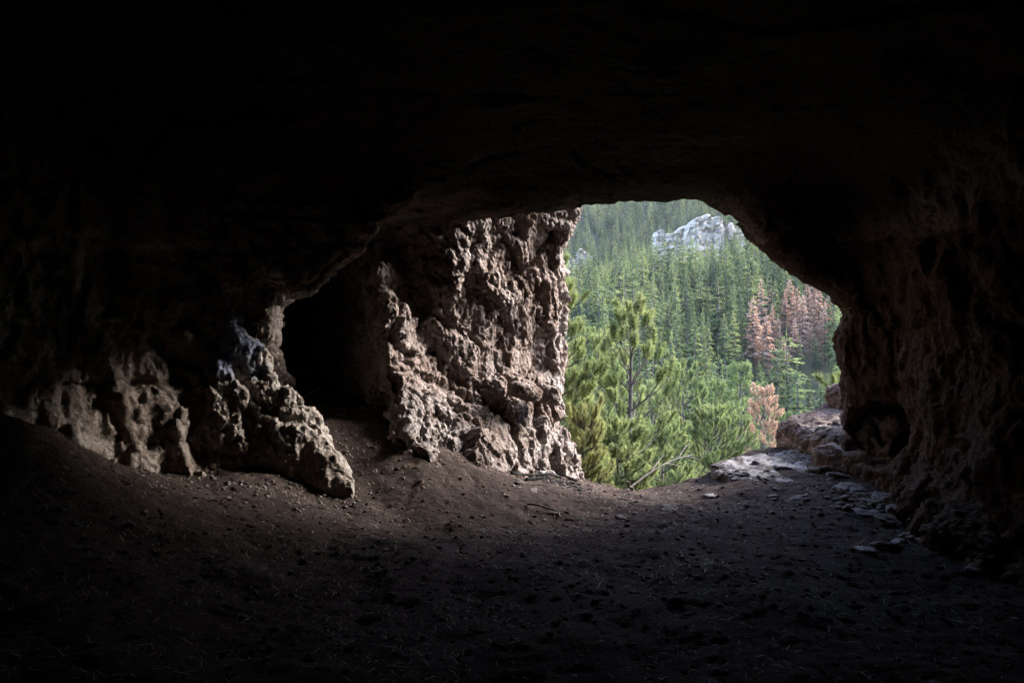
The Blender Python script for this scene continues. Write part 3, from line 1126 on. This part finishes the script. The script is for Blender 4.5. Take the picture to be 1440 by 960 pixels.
# which of them show, and how large: paint their outlines front to back on a coarse buffer
BW, BH = 420, 440
buf = np.zeros((BH, BW), bool)
mx_, my_ = np.meshgrid(np.arange(BW) + 770, np.arange(BH) + 265)
buf[poly_sd(mx_.astype(f32), my_.astype(f32), mask_px) > 0] = True
shown = []
for c in sorted(cand):
    y, px, x, _, h, k = c
    z = float(hill_z(x, y))
    yt = 480 - (z + h - CAM_Z) / y * F
    yb = 480 - (z - CAM_Z) / y * F
    hp = yb - yt
    wp = 0.125 * hp
    r0, r1 = int(max(0, yt - 265)), int(min(BH, yb - 265))
    vis = 0
    for r in range(r0, r1):
        u = (r + 265 - yt) / hp
        hw = wp * min(1, u + 0.05)
        a, b = int(max(0, px - hw - 770)), int(min(BW, px + hw - 770 + 1))
        if b > a:
            row = buf[r, a:b]
            vis += int((~row).sum())
            row[:] = True
    shown.append((vis, c, z))
shown.sort(key=lambda s: -s[0])
single = [s for s in shown if s[0] >= 24][:290]
ids = {id(s) for s in single}
print('trees shown:', len([s for s in shown if s[0] > 0]), 'single:', len(single), 'all:', len(shown))
LBL = {
    'valley': ('rising from the valley floor', 'conifers on the valley floor'),
    'low': ('low on the opposite slope', 'spruces on the lower slope'),
    'mid': ('halfway up the opposite slope', 'spruces halfway up the slope'),
    'ridge': ('on the ridge left of the white cliff', 'spruces on the ridge left of the cliff'),
    'cliff': ('in front of the white cliff', 'spruces before the white cliff'),
    'far': ('on the hazy farthest slope', 'spruces on the farthest slope'),
    'right': ('among the red dead trees', 'green spruces near the red trees'),
}


def tree_label(zn, px, h, wv, loose):
    look = ('tall ' if h > 22 else 'short ' if h < 17 else '') + ('broad ' if wv > 1.08 else 'slim ' if wv < 0.96 else '')
    look += ('open pine' if loose else 'spruce')
    if px < 845:
        place = 'close to the pillar'
    elif px < 925:
        place = 'directly above the young pine'
    elif px < 985:
        place = 'right of the young pine top'
    elif px < 1045:
        place = 'below the white cliff' if zn in ('mid', 'low', 'valley') else 'under the top of the opening'
    elif px < 1110:
        place = 'by the left red trees'
    else:
        place = 'near the right cave edge'
    if zn == 'cliff':
        place = 'left part' if px < 970 else 'middle part' if px < 1015 else 'right part'
    return look + ' ' + LBL[zn][0] + ', ' + place


def zone(px, y):
    if y > 440:
        return 'far'
    if y < 125:
        return 'valley'
    if 270 < y and 920 < px < 1065:
        return 'cliff'
    if y > 285:
        return 'ridge'
    if px > 1040 and y > 140:
        return 'right'
    return 'low' if y < 200 else 'mid'


acc = Acc()
for s in shown:
    vis, (y, px, x, _, h, k), z = s
    rot = (x * 13.7 + y * 3.1) % 6.28
    wv = 0.85 + 0.35 * ((x * 7.3 + y * 1.9) % 1.0)
    if id(s) in ids:
        zn = zone(px, y)
        gp = LBL[zn][1]
        loose = (k >= 8 and y < 330) or (zn == 'valley' and k >= 5)
        me = ME_PIC[k % 3] if loose else ME_SPR[k % 5]
        lb = tree_label(zn, px, h, wv, loose)
        conifer('pine_tree' if loose else 'spruce_tree', x, y, h, wv, me, lb, 'tree', gp, rot, 0.02 * math.sin(x))
    else:
        V, T = LOD[k % 4]
        c_, s_ = math.cos(rot), math.sin(rot)
        W = np.stack([(V[:, 0] * c_ - V[:, 1] * s_) * h * wv + x, (V[:, 0] * s_ + V[:, 1] * c_) * h * wv + y, V[:, 2] * h + z], 1)
        acc.add(W, None, T)
tag(ob('forest', acc.mesh('forest'), M_SPRUCE), 'dense green conifer forest filling the slopes between the single trees', kind='stuff')


# near pines: real limbs with bottle brush tufts of needles
def tuft_proto(seed, n=190, L=0.24, nl=0.105, wdt=0.014):
    r = np.random.RandomState(seed)
    V, T = [], []
    for i in range(n):
        u = r.rand() ** 0.8
        az = r.rand() * 6.28
        el = math.radians(34 + 58 * (1 - u) + 12 * r.normal())
        b = np.array([0, 0, u * L])
        dr = np.array([math.cos(az) * math.sin(el), math.sin(az) * math.sin(el), math.cos(el)])
        e = b + dr * nl * (0.75 + 0.5 * r.rand())
        sd = np.cross(dr, [0.3, 0.5, 0.8]) if r.rand() < 0.5 else np.cross(dr, [0.8, -0.4, 0.2])
        sd = sd / (np.linalg.norm(sd) + 1e-9) * wdt
        V += [b - sd * 0.5, b + sd * 0.5, e]
        T.append((3 * i, 3 * i + 1, 3 * i + 2))
    return np.array(V), np.array(T)


def frame_of(d):
    d = d / (np.linalg.norm(d) + 1e-9)
    a = np.cross(d, [0, 0, 1.0] if abs(d[2]) < 0.95 else [1.0, 0, 0])
    a /= np.linalg.norm(a)
    return np.stack([a, np.cross(d, a), d], 1)


TUFTS = [tuft_proto(300 + s) for s in range(4)]
TUFTS_L = [tuft_proto(320 + s, 60, 0.26, 0.11, 0.026) for s in range(4)]


def pine(name, px, py_top, d, label, seed, mat, z_low=-2.0, rmax=1.3, wh_gap=0.34, per=5, tuft=1.0, up=0.6, fill=1.0, light=False,
         trunk_r=None, cat='tree', bare=0.35, group=None, twigs=3):
    x, y, zt = at(px, py_top, d)
    z0 = float(hill_z(x, y))
    Ht = zt - z0
    r = np.random.RandomState(seed)
    t = thing(name, (x, y, z0), label, cat, group)
    tr = trunk_r or 0.013 * Ht
    wob = lambda h: np.array([0.05 * math.sin(h * 0.9 + seed), 0.05 * math.cos(h * 0.7 + seed), h])
    hs = np.linspace(-0.5, Ht - 0.25, 12)
    wood = Acc()
    wood.add(*tube([wob(h) for h in hs], [tr * (1 - 0.93 * max(0, h) / Ht) + 0.008 for h in hs], 9))
    leaf = Acc()
    tl = TUFTS_L if light else TUFTS
    limbs = Acc()

    def put(b, dr, s):
        V, T = tl[r.randint(4)]
        a = r.rand() * 6.28
        c, q = math.cos(a), math.sin(a)
        W = np.stack([V[:, 0] * c - V[:, 1] * q, V[:, 0] * q + V[:, 1] * c, V[:, 2]], 1) * s
        leaf.add(W @ frame_of(dr).T + b, None, T)

    put(wob(Ht - 0.38), np.array([0, 0, 1.0]), 1.25 * tuft)
    h = Ht - 0.45
    hl = z_low - z0
    g = wh_gap * 0.6
    while h > hl:
        u = (Ht - h) / (Ht - hl)
        n = per if u > 0.12 else 4
        a0 = r.rand() * 6.28
        for j in range(n):
            if r.rand() > fill:
                continue
            az = a0 + j * 6.28 / n + r.normal() * 0.3
            L = rmax * (0.16 + 0.95 * min(1, u * 1.25) ** 0.75) * (0.65 + 0.5 * r.rand())
            el = up * (1.15 - 0.75 * u) + r.normal() * 0.1
            dr = np.array([math.cos(az), math.sin(az), 0])
            b = wob(h + r.normal() * 0.06)
            k = 6
            path = []
            for q in range(k):
                v = q / (k - 1)
                path.append(b + dr * L * v * math.cos(el) + np.array([0, 0, L * (math.sin(el) * v + 0.28 * v * v)]) + r.normal(size=3) * 0.018 * L)
            path = np.array(path)
            rb = 0.010 + 0.012 * L
            limbs.add(*tube(path, np.linspace(rb, rb * 0.35, k), 5))
            end = path[-1] - path[-2]
            put(path[-1] - end * 0.3, end / np.linalg.norm(end) + [0, 0, 0.35], tuft * (0.85 + 0.3 * r.rand()))
            nt = int(twigs * L / 0.5) + 1
            for q in range(nt):
                v = bare + (0.97 - bare) * r.rand()
                i = min(k - 2, int(v * (k - 1)))
                p0 = path[i] + (path[i + 1] - path[i]) * (v * (k - 1) - i)
                fd = path[i + 1] - path[i]
                fd = fd / np.linalg.norm(fd)
                sd = np.cross(fd, [0, 0, 1.0]) * (1 if q % 2 else -1)
                td = fd * 0.7 + sd * (0.5 + 0.5 * r.rand()) + np.array([0, 0, 0.35 + 0.3 * r.rand()])
                td /= np.linalg.norm(td)
                tl_ = 0.14 + 0.26 * L * r.rand() * (1 - 0.5 * v)
                p1 = p0 + td * tl_
                limbs.add(*tube([p0, (p0 + p1) / 2 + r.normal(size=3) * 0.01, p1], [0.009, 0.007, 0.005], 4))
                put(p1 - td * 0.08, td + [0, 0, 0.8], tuft * (0.7 + 0.4 * r.rand()))
        h -= g * (0.8 + 0.4 * r.rand())
        g = wh_gap
    ob('trunk', wood.mesh('trunk', True), M_BARK, t)
    ob('limbs', limbs.mesh('limbs', True), M_TWIG, t)
    ob('needles', leaf.mesh('needles'), mat, t)
    return t


pine('pine_tree', 885, 436, 16, 'young pine with bottle brush tufts in the middle of the opening, its grey trunk visible', 1, M_PINE,
     z_low=-1.7, rmax=1.2, wh_gap=0.40, per=4, trunk_r=0.14, up=0.8, bare=0.6, twigs=1.3, tuft=1.2)
pine('pine_tree', 768, 352, 13.5, 'bright green pine half hidden behind the rock pillar, its boughs reaching into the opening', 2, M_PINE,
     z_low=-2.0, rmax=1.2, wh_gap=0.44, per=6, trunk_r=0.14, up=0.45, twigs=2.3, tuft=1.08)
pine('pine_tree', 838, 470, 21, 'pine with pale tufts behind and left of the young pine', 3, M_PINE, z_low=-3.2, rmax=1.6, wh_gap=0.46, per=5, twigs=2.4, up=0.5, tuft=1.1)
pine('juniper_tree', 818, 566, 12.5, 'yellowish green bushy conifer beside the foot of the rock pillar', 4, M_YEL, z_low=-2.8, rmax=0.75, wh_gap=0.2, per=6, tuft=0.62, up=0.5, twigs=6, bare=0.2)
pine('pine_tree', 868, 590, 15, 'low dark green pine in front of the young pine trunk at the lip', 5, M_PINE, z_low=-3.6, rmax=1.1, wh_gap=0.3, per=6, up=0.35, twigs=4, bare=0.25)
pine('pine_tree', 962, 520, 24, 'loose green pine right of the young pine, its trunk thin and grey', 6, M_PINE, z_low=-4.5, rmax=1.7, wh_gap=0.46, per=5, twigs=2.4, tuft=1.05)
pine('pine_tree', 1000, 575, 22, 'light green pine above the lip just left of the pale slab', 7, M_PINE, z_low=-4.5, rmax=1.5, wh_gap=0.36, per=6, twigs=3.5)
pine('pine_tree', 930, 600, 19, 'short light green pine behind the bare leaning branch', 8, M_PINE, z_low=-4.2, rmax=1.25, wh_gap=0.34, per=6, twigs=3.5, up=0.4)
pine('pine_tree', 918, 545, 31, 'hazier green pine seen between the young pine and the loose one', 9, M_PINE, z_low=-6, rmax=2.0, wh_gap=0.5, per=6, tuft=1.2, light=True, twigs=3)
pine('pine_tree', 1042, 515, 56, 'tall open crowned pine left of the tan withered tree', 10, M_PINE, z_low=-12, rmax=2.6, wh_gap=0.8, per=5, tuft=2.0, light=True, twigs=2.2, up=0.3)
pine('pine_tree', 1008, 545, 40, 'green pine behind the light green pine above the slab', 11, M_PINE, z_low=-8, rmax=2.2, wh_gap=0.6, per=6, tuft=1.5, light=True, twigs=2.6)
pine('pine_tree', 862, 520, 34, 'pale green pine between the pillar and the young pine, farther down the slope', 12, M_PINE, z_low=-6, rmax=2.1, wh_gap=0.55, per=6, tuft=1.4, light=True, twigs=2.8)
pine('pine_tree', 815, 510, 27, 'green pine against the pillar edge behind the yellowish conifer', 13, M_PINE, z_low=-5, rmax=1.8, wh_gap=0.48, per=6, tuft=1.2, light=True, twigs=2.8)
pine('withered_pine', 1074, 548, 42, 'tan withered pine with dark bare limbs above the rock slab', 14, M_TAN, z_low=-6.2, rmax=1.6, wh_gap=0.5, per=5, tuft=1.25, light=True, twigs=2.6, cat='dead tree', bare=0.4)
pine('pine_tree', 1095, 590, 48, 'dark green pine just right of the tan withered tree', 15, M_PINE, z_low=-9, rmax=2.0, wh_gap=0.7, per=5, tuft=1.7, light=True, twigs=2.2)
pine('pine_tree', 962, 600, 28, 'small bushy pine low between the loose pine and the slab', 16, M_PINE, z_low=-6, rmax=1.6, wh_gap=0.45, per=6, tuft=1.2, light=True, twigs=2.8)
pine('pine_shrub', 1180, 520, 10.8, 'bright tuft of pine needles poking out above the ledge at the right cave edge', 17, M_PINE, z_low=0.6, rmax=0.25, wh_gap=0.3, per=3, twigs=1, cat='shrub')

# bare leaning branch beyond the lip
p0, p1 = Vector(at(880, 690, 11.5)), Vector(at(975, 640, 13.0))
t = thing('fallen_branch', p0, 'bare grey branch leaning up to the right just beyond the lip', 'branch')
a = Acc()
dd = np.array(p1 - p0)
path = np.array([dd * u + np.array([0, 0, 0.12 * math.sin(u * 3.0)]) for u in np.linspace(-0.25, 1, 9)])
a.add(*tube(path, np.linspace(0.024, 0.008, 9), 7))
ob('limb', a.mesh('limb', True), M_TWIG, t)
for u, s in ((0.35, 1), (0.55, -1), (0.75, 1), (0.85, -1)):
    b = dd * u + np.array([0, 0, 0.12 * math.sin(u * 3)])
    e = b + dd * 0.2 + np.array([0.02, 0.15 * s, 0.16 * s])
    a = Acc()
    a.add(*tube([b, (b + e) / 2 + [0, 0, 0.02], e], [0.014, 0.01, 0.004], 5))
    ob('twig', a.mesh('twig', True), M_BARK, t)

# ------------------------------------------------------------------ things on the cave floor
def ground_at(px, py):
    """point of the cave floor seen at a pixel of the photograph"""
    d = np.arange(2.2, 12, 0.02)
    x = (px - 720) / F * d
    zr = CAM_Z - (py - 480) / F * d
    z = floor_z(x, d)
    i = np.argmax(z >= zr) if (z >= zr).any() else len(d) - 1
    return float(x[i]), float(d[i]), float(z[i])


stones = [  # px, py, width px, pale, label
    (762, 664, 12, 1, 'small white stone lying on the charred remains'),
    (750, 690, 16, 0, 'grey stone in front of the charred remains'),
    (1000, 697, 22, 1, 'pale flat stone left of the earth mound before the slab'),
    (1108, 676, 34, 0, 'dark angular stone in the notch of the pale slab'),
    (1060, 672, 20, 0, 'flat grey stone at the near edge of the pale slab'),
    (1196, 690, 46, 0, 'flat grey stone below the right ledge, farthest of the row'),
    (1222, 706, 34, 0, 'upright grey stone below the right ledge'),
    (1240, 700, 40, 0, 'tilted grey stone below the right ledge, right of the upright one'),
    (1262, 716, 38, 0, 'flat wide stone between the right ledge and the leaning boulder'),
    (1218, 722, 36, 0, 'thin flat stone in front of the upright one'),
    (1250, 734, 34, 0, 'flat stone nearest the middle of the right floor'),
    (1278, 755, 30, 0, 'small flat stone lying alone left of the leaning boulder'),
    (1216, 772, 30, 1, 'pale stone in the right foreground row, leftmost one'),
    (1246, 770, 34, 1, 'pale stone in the right foreground row, second from the left'),
    (1262, 762, 20, 1, 'small white stone at the top of the right foreground row'),
    (1306, 764, 34, 0, 'grey stone in the right foreground row beside the white one'),
    (1345, 768, 48, 1, 'pale flat stone at the foot of the leaning boulder'),
    (1130, 640, 24, 0, 'grey stone on the pale slab under the ledge'),
    (1150, 660, 30, 0, 'broken grey stone at the right end of the slab'),
    (1182, 668, 36, 0, 'brown stone between slab and rock step'),
    (940, 716, 26, 0, 'brown stone in the soil right of the middle'),
    (872, 728, 20, 0, 'brown stone in the soil straight below the young pine'),
    (560, 622, 16, 0, 'small stone at the foot of the pillar, left end'),
    (692, 640, 22, 1, 'pale stone at the foot of the pillar above the charred remains'),
    (710, 636, 18, 1, 'small pale stone against the pillar foot'),
    (655, 628, 24, 0, 'grey stone under the pillar shelf'),
    (480, 582, 12, 0, 'small stone at the mouth of the side passage'),
    (505, 560, 10, 0, 'tiny stone deep in the side passage'),
    (610, 640, 14, 0, 'small stone left of the pillar foot'),
    (778, 722, 20, 0, 'grey stone beside the twigs in the middle of the floor'),
    (1120, 700, 22, 0, 'small dark stone between mound and slab'),
    (1376, 800, 40, 0, 'dark stone by the right wall in the foreground'),
]
for i, (px, py, wpx, pale, lb) in enumerate(stones):
    x, y, z = ground_at(px, py)
    w = wpx / F * y
    r = np.random.RandomState(700 + i)
    o = rock('stone', (w, w * (0.6 + 0.4 * r.rand()), w * (0.24 + 0.25 * r.rand())), (x, y, z - 0.09 * w), (r.normal() * 0.15, r.normal() * 0.15, r.rand() * 3), 700 + i,
             M_PALE if pale else M_STONE, lb, 'stone', 'loose stones on the cave floor', lev=4, power=4.5, rough=0.16, scale=2.0)

# charred wood
chars = [(705, 660, 765, 657, 0.035, 'longest charred log lying across the back of the burnt heap'), (720, 668, 790, 672, 0.03, 'charred log across the middle of the burnt heap'),
         (740, 676, 800, 668, 0.025, 'thin charred stick tilted to the right on the burnt heap'), (770, 662, 812, 678, 0.022, 'charred stick pointing at the lip'),
         (725, 682, 770, 684, 0.02, 'charred stick at the front of the burnt heap'), (790, 680, 815, 672, 0.018, 'short charred stub by the foot of the pillar')]
for i, (xa, ya, xb, yb, rad, lb) in enumerate(chars):
    A_, B_ = np.array(ground_at(xa, ya)), np.array(ground_at(xb, yb))
    A_[2] += rad * 0.8
    B_[2] += rad * 0.8
    r = np.random.RandomState(40 + i)
    path = np.array([A_ + (B_ - A_) * u + r.normal(size=3) * rad * 0.3 for u in np.linspace(0, 1, 8)])
    a = Acc()
    rad *= 0.7
    V, Q = tube(path - A_, rad * (0.6 + 0.4 * r.rand(8)) * np.linspace(1, 0.6, 8), 8)
    V = V + r.normal(size=V.shape) * rad * 0.22
    a.add(V, np.concatenate([Q, [[3, 2, 1, 0], [7, 6, 5, 4]], [[56, 57, 58, 59], [60, 61, 62, 63]]]))
    tag(ob('charred_log', a.mesh('charred_log', True), M_CHAR, loc=A_), lb, 'charred wood', 'charred sticks of the old fire')
# twigs one can tell apart
twigs = [(742, 712, 790, 726, 0.012, 'forked grey twig lying in the middle of the floor'), (808, 838, 822, 832, 0.003, 'pale bent straw in the foreground, left one of two'),
         (840, 828, 850, 818, 0.003, 'pale curved straw in the foreground, right one of two'), (1388, 770, 1402, 782, 0.006, 'thin pale stick below the leaning boulder'),
         (888, 690, 880, 676, 0.02, 'dark stub of wood sticking up at the lip below the young pine'), (430, 560, 450, 548, 0.02, 'grey branch leaning in the side passage'),
         (1300, 876, 1312, 852, 0.003, 'upright pale straw in the right foreground')]
for i, (xa, ya, xb, yb, rad, lb) in enumerate(twigs):
    A_ = np.array(ground_at(xa, ya))
    B_ = np.array(at(xb, yb, A_[1])) if i in (4, 5, 6) else np.array(ground_at(xb, yb))
    A_[2] += rad
    B_[2] += rad
    r = np.random.RandomState(60 + i)
    path = np.array([A_ + (B_ - A_) * u + np.array([0, 0, 0.3 * np.linalg.norm(B_ - A_) * u * (1 - u)]) + r.normal(size=3) * rad * 0.5 for u in np.linspace(0, 1, 7)])
    a = Acc()
    a.add(*tube(path - A_, np.linspace(rad, rad * 0.5, 7), 6))
    tag(ob('twig', a.mesh('twig', True), M_STRAW if rad < 0.01 else M_TWIG, loc=A_), lb, 'twig')

# straw and clods nobody could count
r = np.random.RandomState(77)
n = 15000
u = r.rand(n)
dd = 2.6 + 6.6 * u ** 0.9
xx = (r.rand(n) * 1.56 - 0.78) * dd
keep = (xx < 3.7) & (xx > -4.3)
P3 = np.stack([xx, dd, 0 * xx], 1)
dens = fbm(P3, 1.2, 2, 5) + 0.25 * (xx < -0.8) + 0.15
keep &= (r.rand(n) < np.clip(0.12 + 1.7 * dens, 0.04, 1))
xx, dd = xx[keep], dd[keep]
n = len(xx)
L = 0.02 + 0.06 * r.rand(n) ** 2
az = r.rand(n) * 6.28
x2, y2 = xx + L * np.cos(az), dd + L * np.sin(az)
xm, ym = (xx + x2) / 2 + r.normal(size=n) * L * 0.12, (dd + y2) / 2 + r.normal(size=n) * L * 0.12
za, zb, zm = floor_z(xx, dd) + 0.003, floor_z(x2, y2) + 0.004 + 0.35 * L * r.rand(n), None
zm = np.maximum((za + zb) / 2, floor_z(xm, ym)) + 0.004
w = 0.0013 + 0.0012 * r.rand(n)
sx, sy = -np.sin(az) * w, np.cos(az) * w
V = np.stack([np.stack([xx - sx, dd - sy, za], 1), np.stack([xx + sx, dd + sy, za], 1), np.stack([xm + sx, ym + sy, zm], 1),
              np.stack([xm - sx, ym - sy, zm], 1), np.stack([x2, y2, zb], 1)], 1).reshape(-1, 3)
b = np.arange(n) * 5
tag(ob('straw', mesh_np('straw', V, [np.stack([b, b + 1, b + 2, b + 3], 1), np.stack([b + 3, b + 2, b + 4], 1)]), M_STRAW),
    'dry straw and pine needles strewn over the cave floor', kind='stuff')

bm = bmesh.new()
bmesh.ops.create_icosphere(bm, subdivisions=1, radius=1.0)
iv = np.array([v.co[:] for v in bm.verts])
it = np.array([[v.index for v in f.verts] for f in bm.faces])
bm.free()


def scatter(name, n, smin_, smax_, mat, label, seed, bias, spot=None):
    r = np.random.RandomState(seed)
    d = 2.5 + 6.8 * r.rand(n) ** bias
    x = (r.rand(n) * 1.58 - 0.79) * d
    if spot:
        x = spot[0] + spot[2] * r.normal(size=n)
        d = spot[1] + spot[3] * r.normal(size=n) - 0.25 * (x - spot[0])
    k = (x < 3.8) & (x > -4.3)
    x, d = x[k], d[k]
    n = len(x)
    s = smin_ + (smax_ - smin_) * r.rand(n) ** 4
    V = iv[None] * (1 + 0.28 * r.normal(size=(n, len(iv), 1)))
    V = V * s[:, None, None] * np.stack([1 + 0.4 * r.rand(n), 1 + 0.4 * r.rand(n), 0.5 + 0.3 * r.rand(n)], 1)[:, None, :]
    V = V + np.stack([x, d, floor_z(x, d)], 1)[:, None, :]
    T = it[None] + (np.arange(n) * len(iv))[:, None, None]
    tag(ob(name, mesh_np(name, V.reshape(-1, 3), [T.reshape(-1, 3)]), mat), label, kind='stuff')


scatter('soil_clods', 11000, 0.003, 0.022, M_SOIL, 'crumbs and clods of dark earth over the cave floor', 81, 0.8)
scatter('gravel', 3000, 0.004, 0.022, M_STONE, 'grey grit scattered over the cave floor', 82, 0.7)
_fx, _fy, _ = ground_at(755, 670)
scatter('wood_chips', 900, 0.006, 0.03, M_CHAR, 'bits of charcoal around the old fire', 83, 0.4, (_fx, _fy, 0.34, 0.16))

# ------------------------------------------------------------------ the air
bm = bmesh.new()
bmesh.ops.create_cube(bm, size=1.0)
me = bpy.data.meshes.new('haze')
bm.to_mesh(me)
bm.free()
zt = float(hill_z(np.array([-500., 0., 500., 1500]), np.array([1500.] * 4)).max()) + 60
o = ob('haze', me)
hx, hy0, hy1, hz0 = 1600.0, -20.0, 1540.0, -75.0
o.scale = (2 * hx, hy1 - hy0, zt + 40 - hz0)
o.location = (0, (hy0 + hy1) / 2, (zt + 40 + hz0) / 2)
tag(o, 'thin bluish air between the cave and the far slope', kind='stuff')
hm = bpy.data.materials.new('haze')
hm.use_nodes = True
ht = hm.node_tree
ht.nodes.clear()
hv = ht.nodes.new('ShaderNodeVolumePrincipled')
hv.inputs['Color'].default_value = (0.88, 0.92, 1.0, 1)
hv.inputs['Density'].default_value = 0.00006
hv.inputs['Anisotropy'].default_value = 0.0
ho = ht.nodes.new('ShaderNodeOutputMaterial')
ht.links.new(hv.outputs[0], ho.inputs['Volume'])
me.materials.append(hm)

# chips fallen along the feet of the rib, the left wall and the pillar
for i, (px, py, rx, ry, n, lb) in enumerate([(450, 685, 0.5, 0.16, 420, 'rock chips fallen round the foot of the jagged rib'),
                                             (270, 662, 0.7, 0.14, 420, 'rock chips along the foot of the left cave wall'),
                                             (640, 632, 0.6, 0.14, 380, 'rock chips along the foot of the rock pillar'),
                                             (1250, 705, 0.45, 0.5, 520, 'rock chips between the flat stones at the right wall')]):
    gx_, gy_, _ = ground_at(px, py)
    scatter('rock_chips', n, 0.004, 0.05 if i == 3 else 0.022, M_STONE, lb, 91 + i, 1.0, (gx_, gy_, rx, ry))
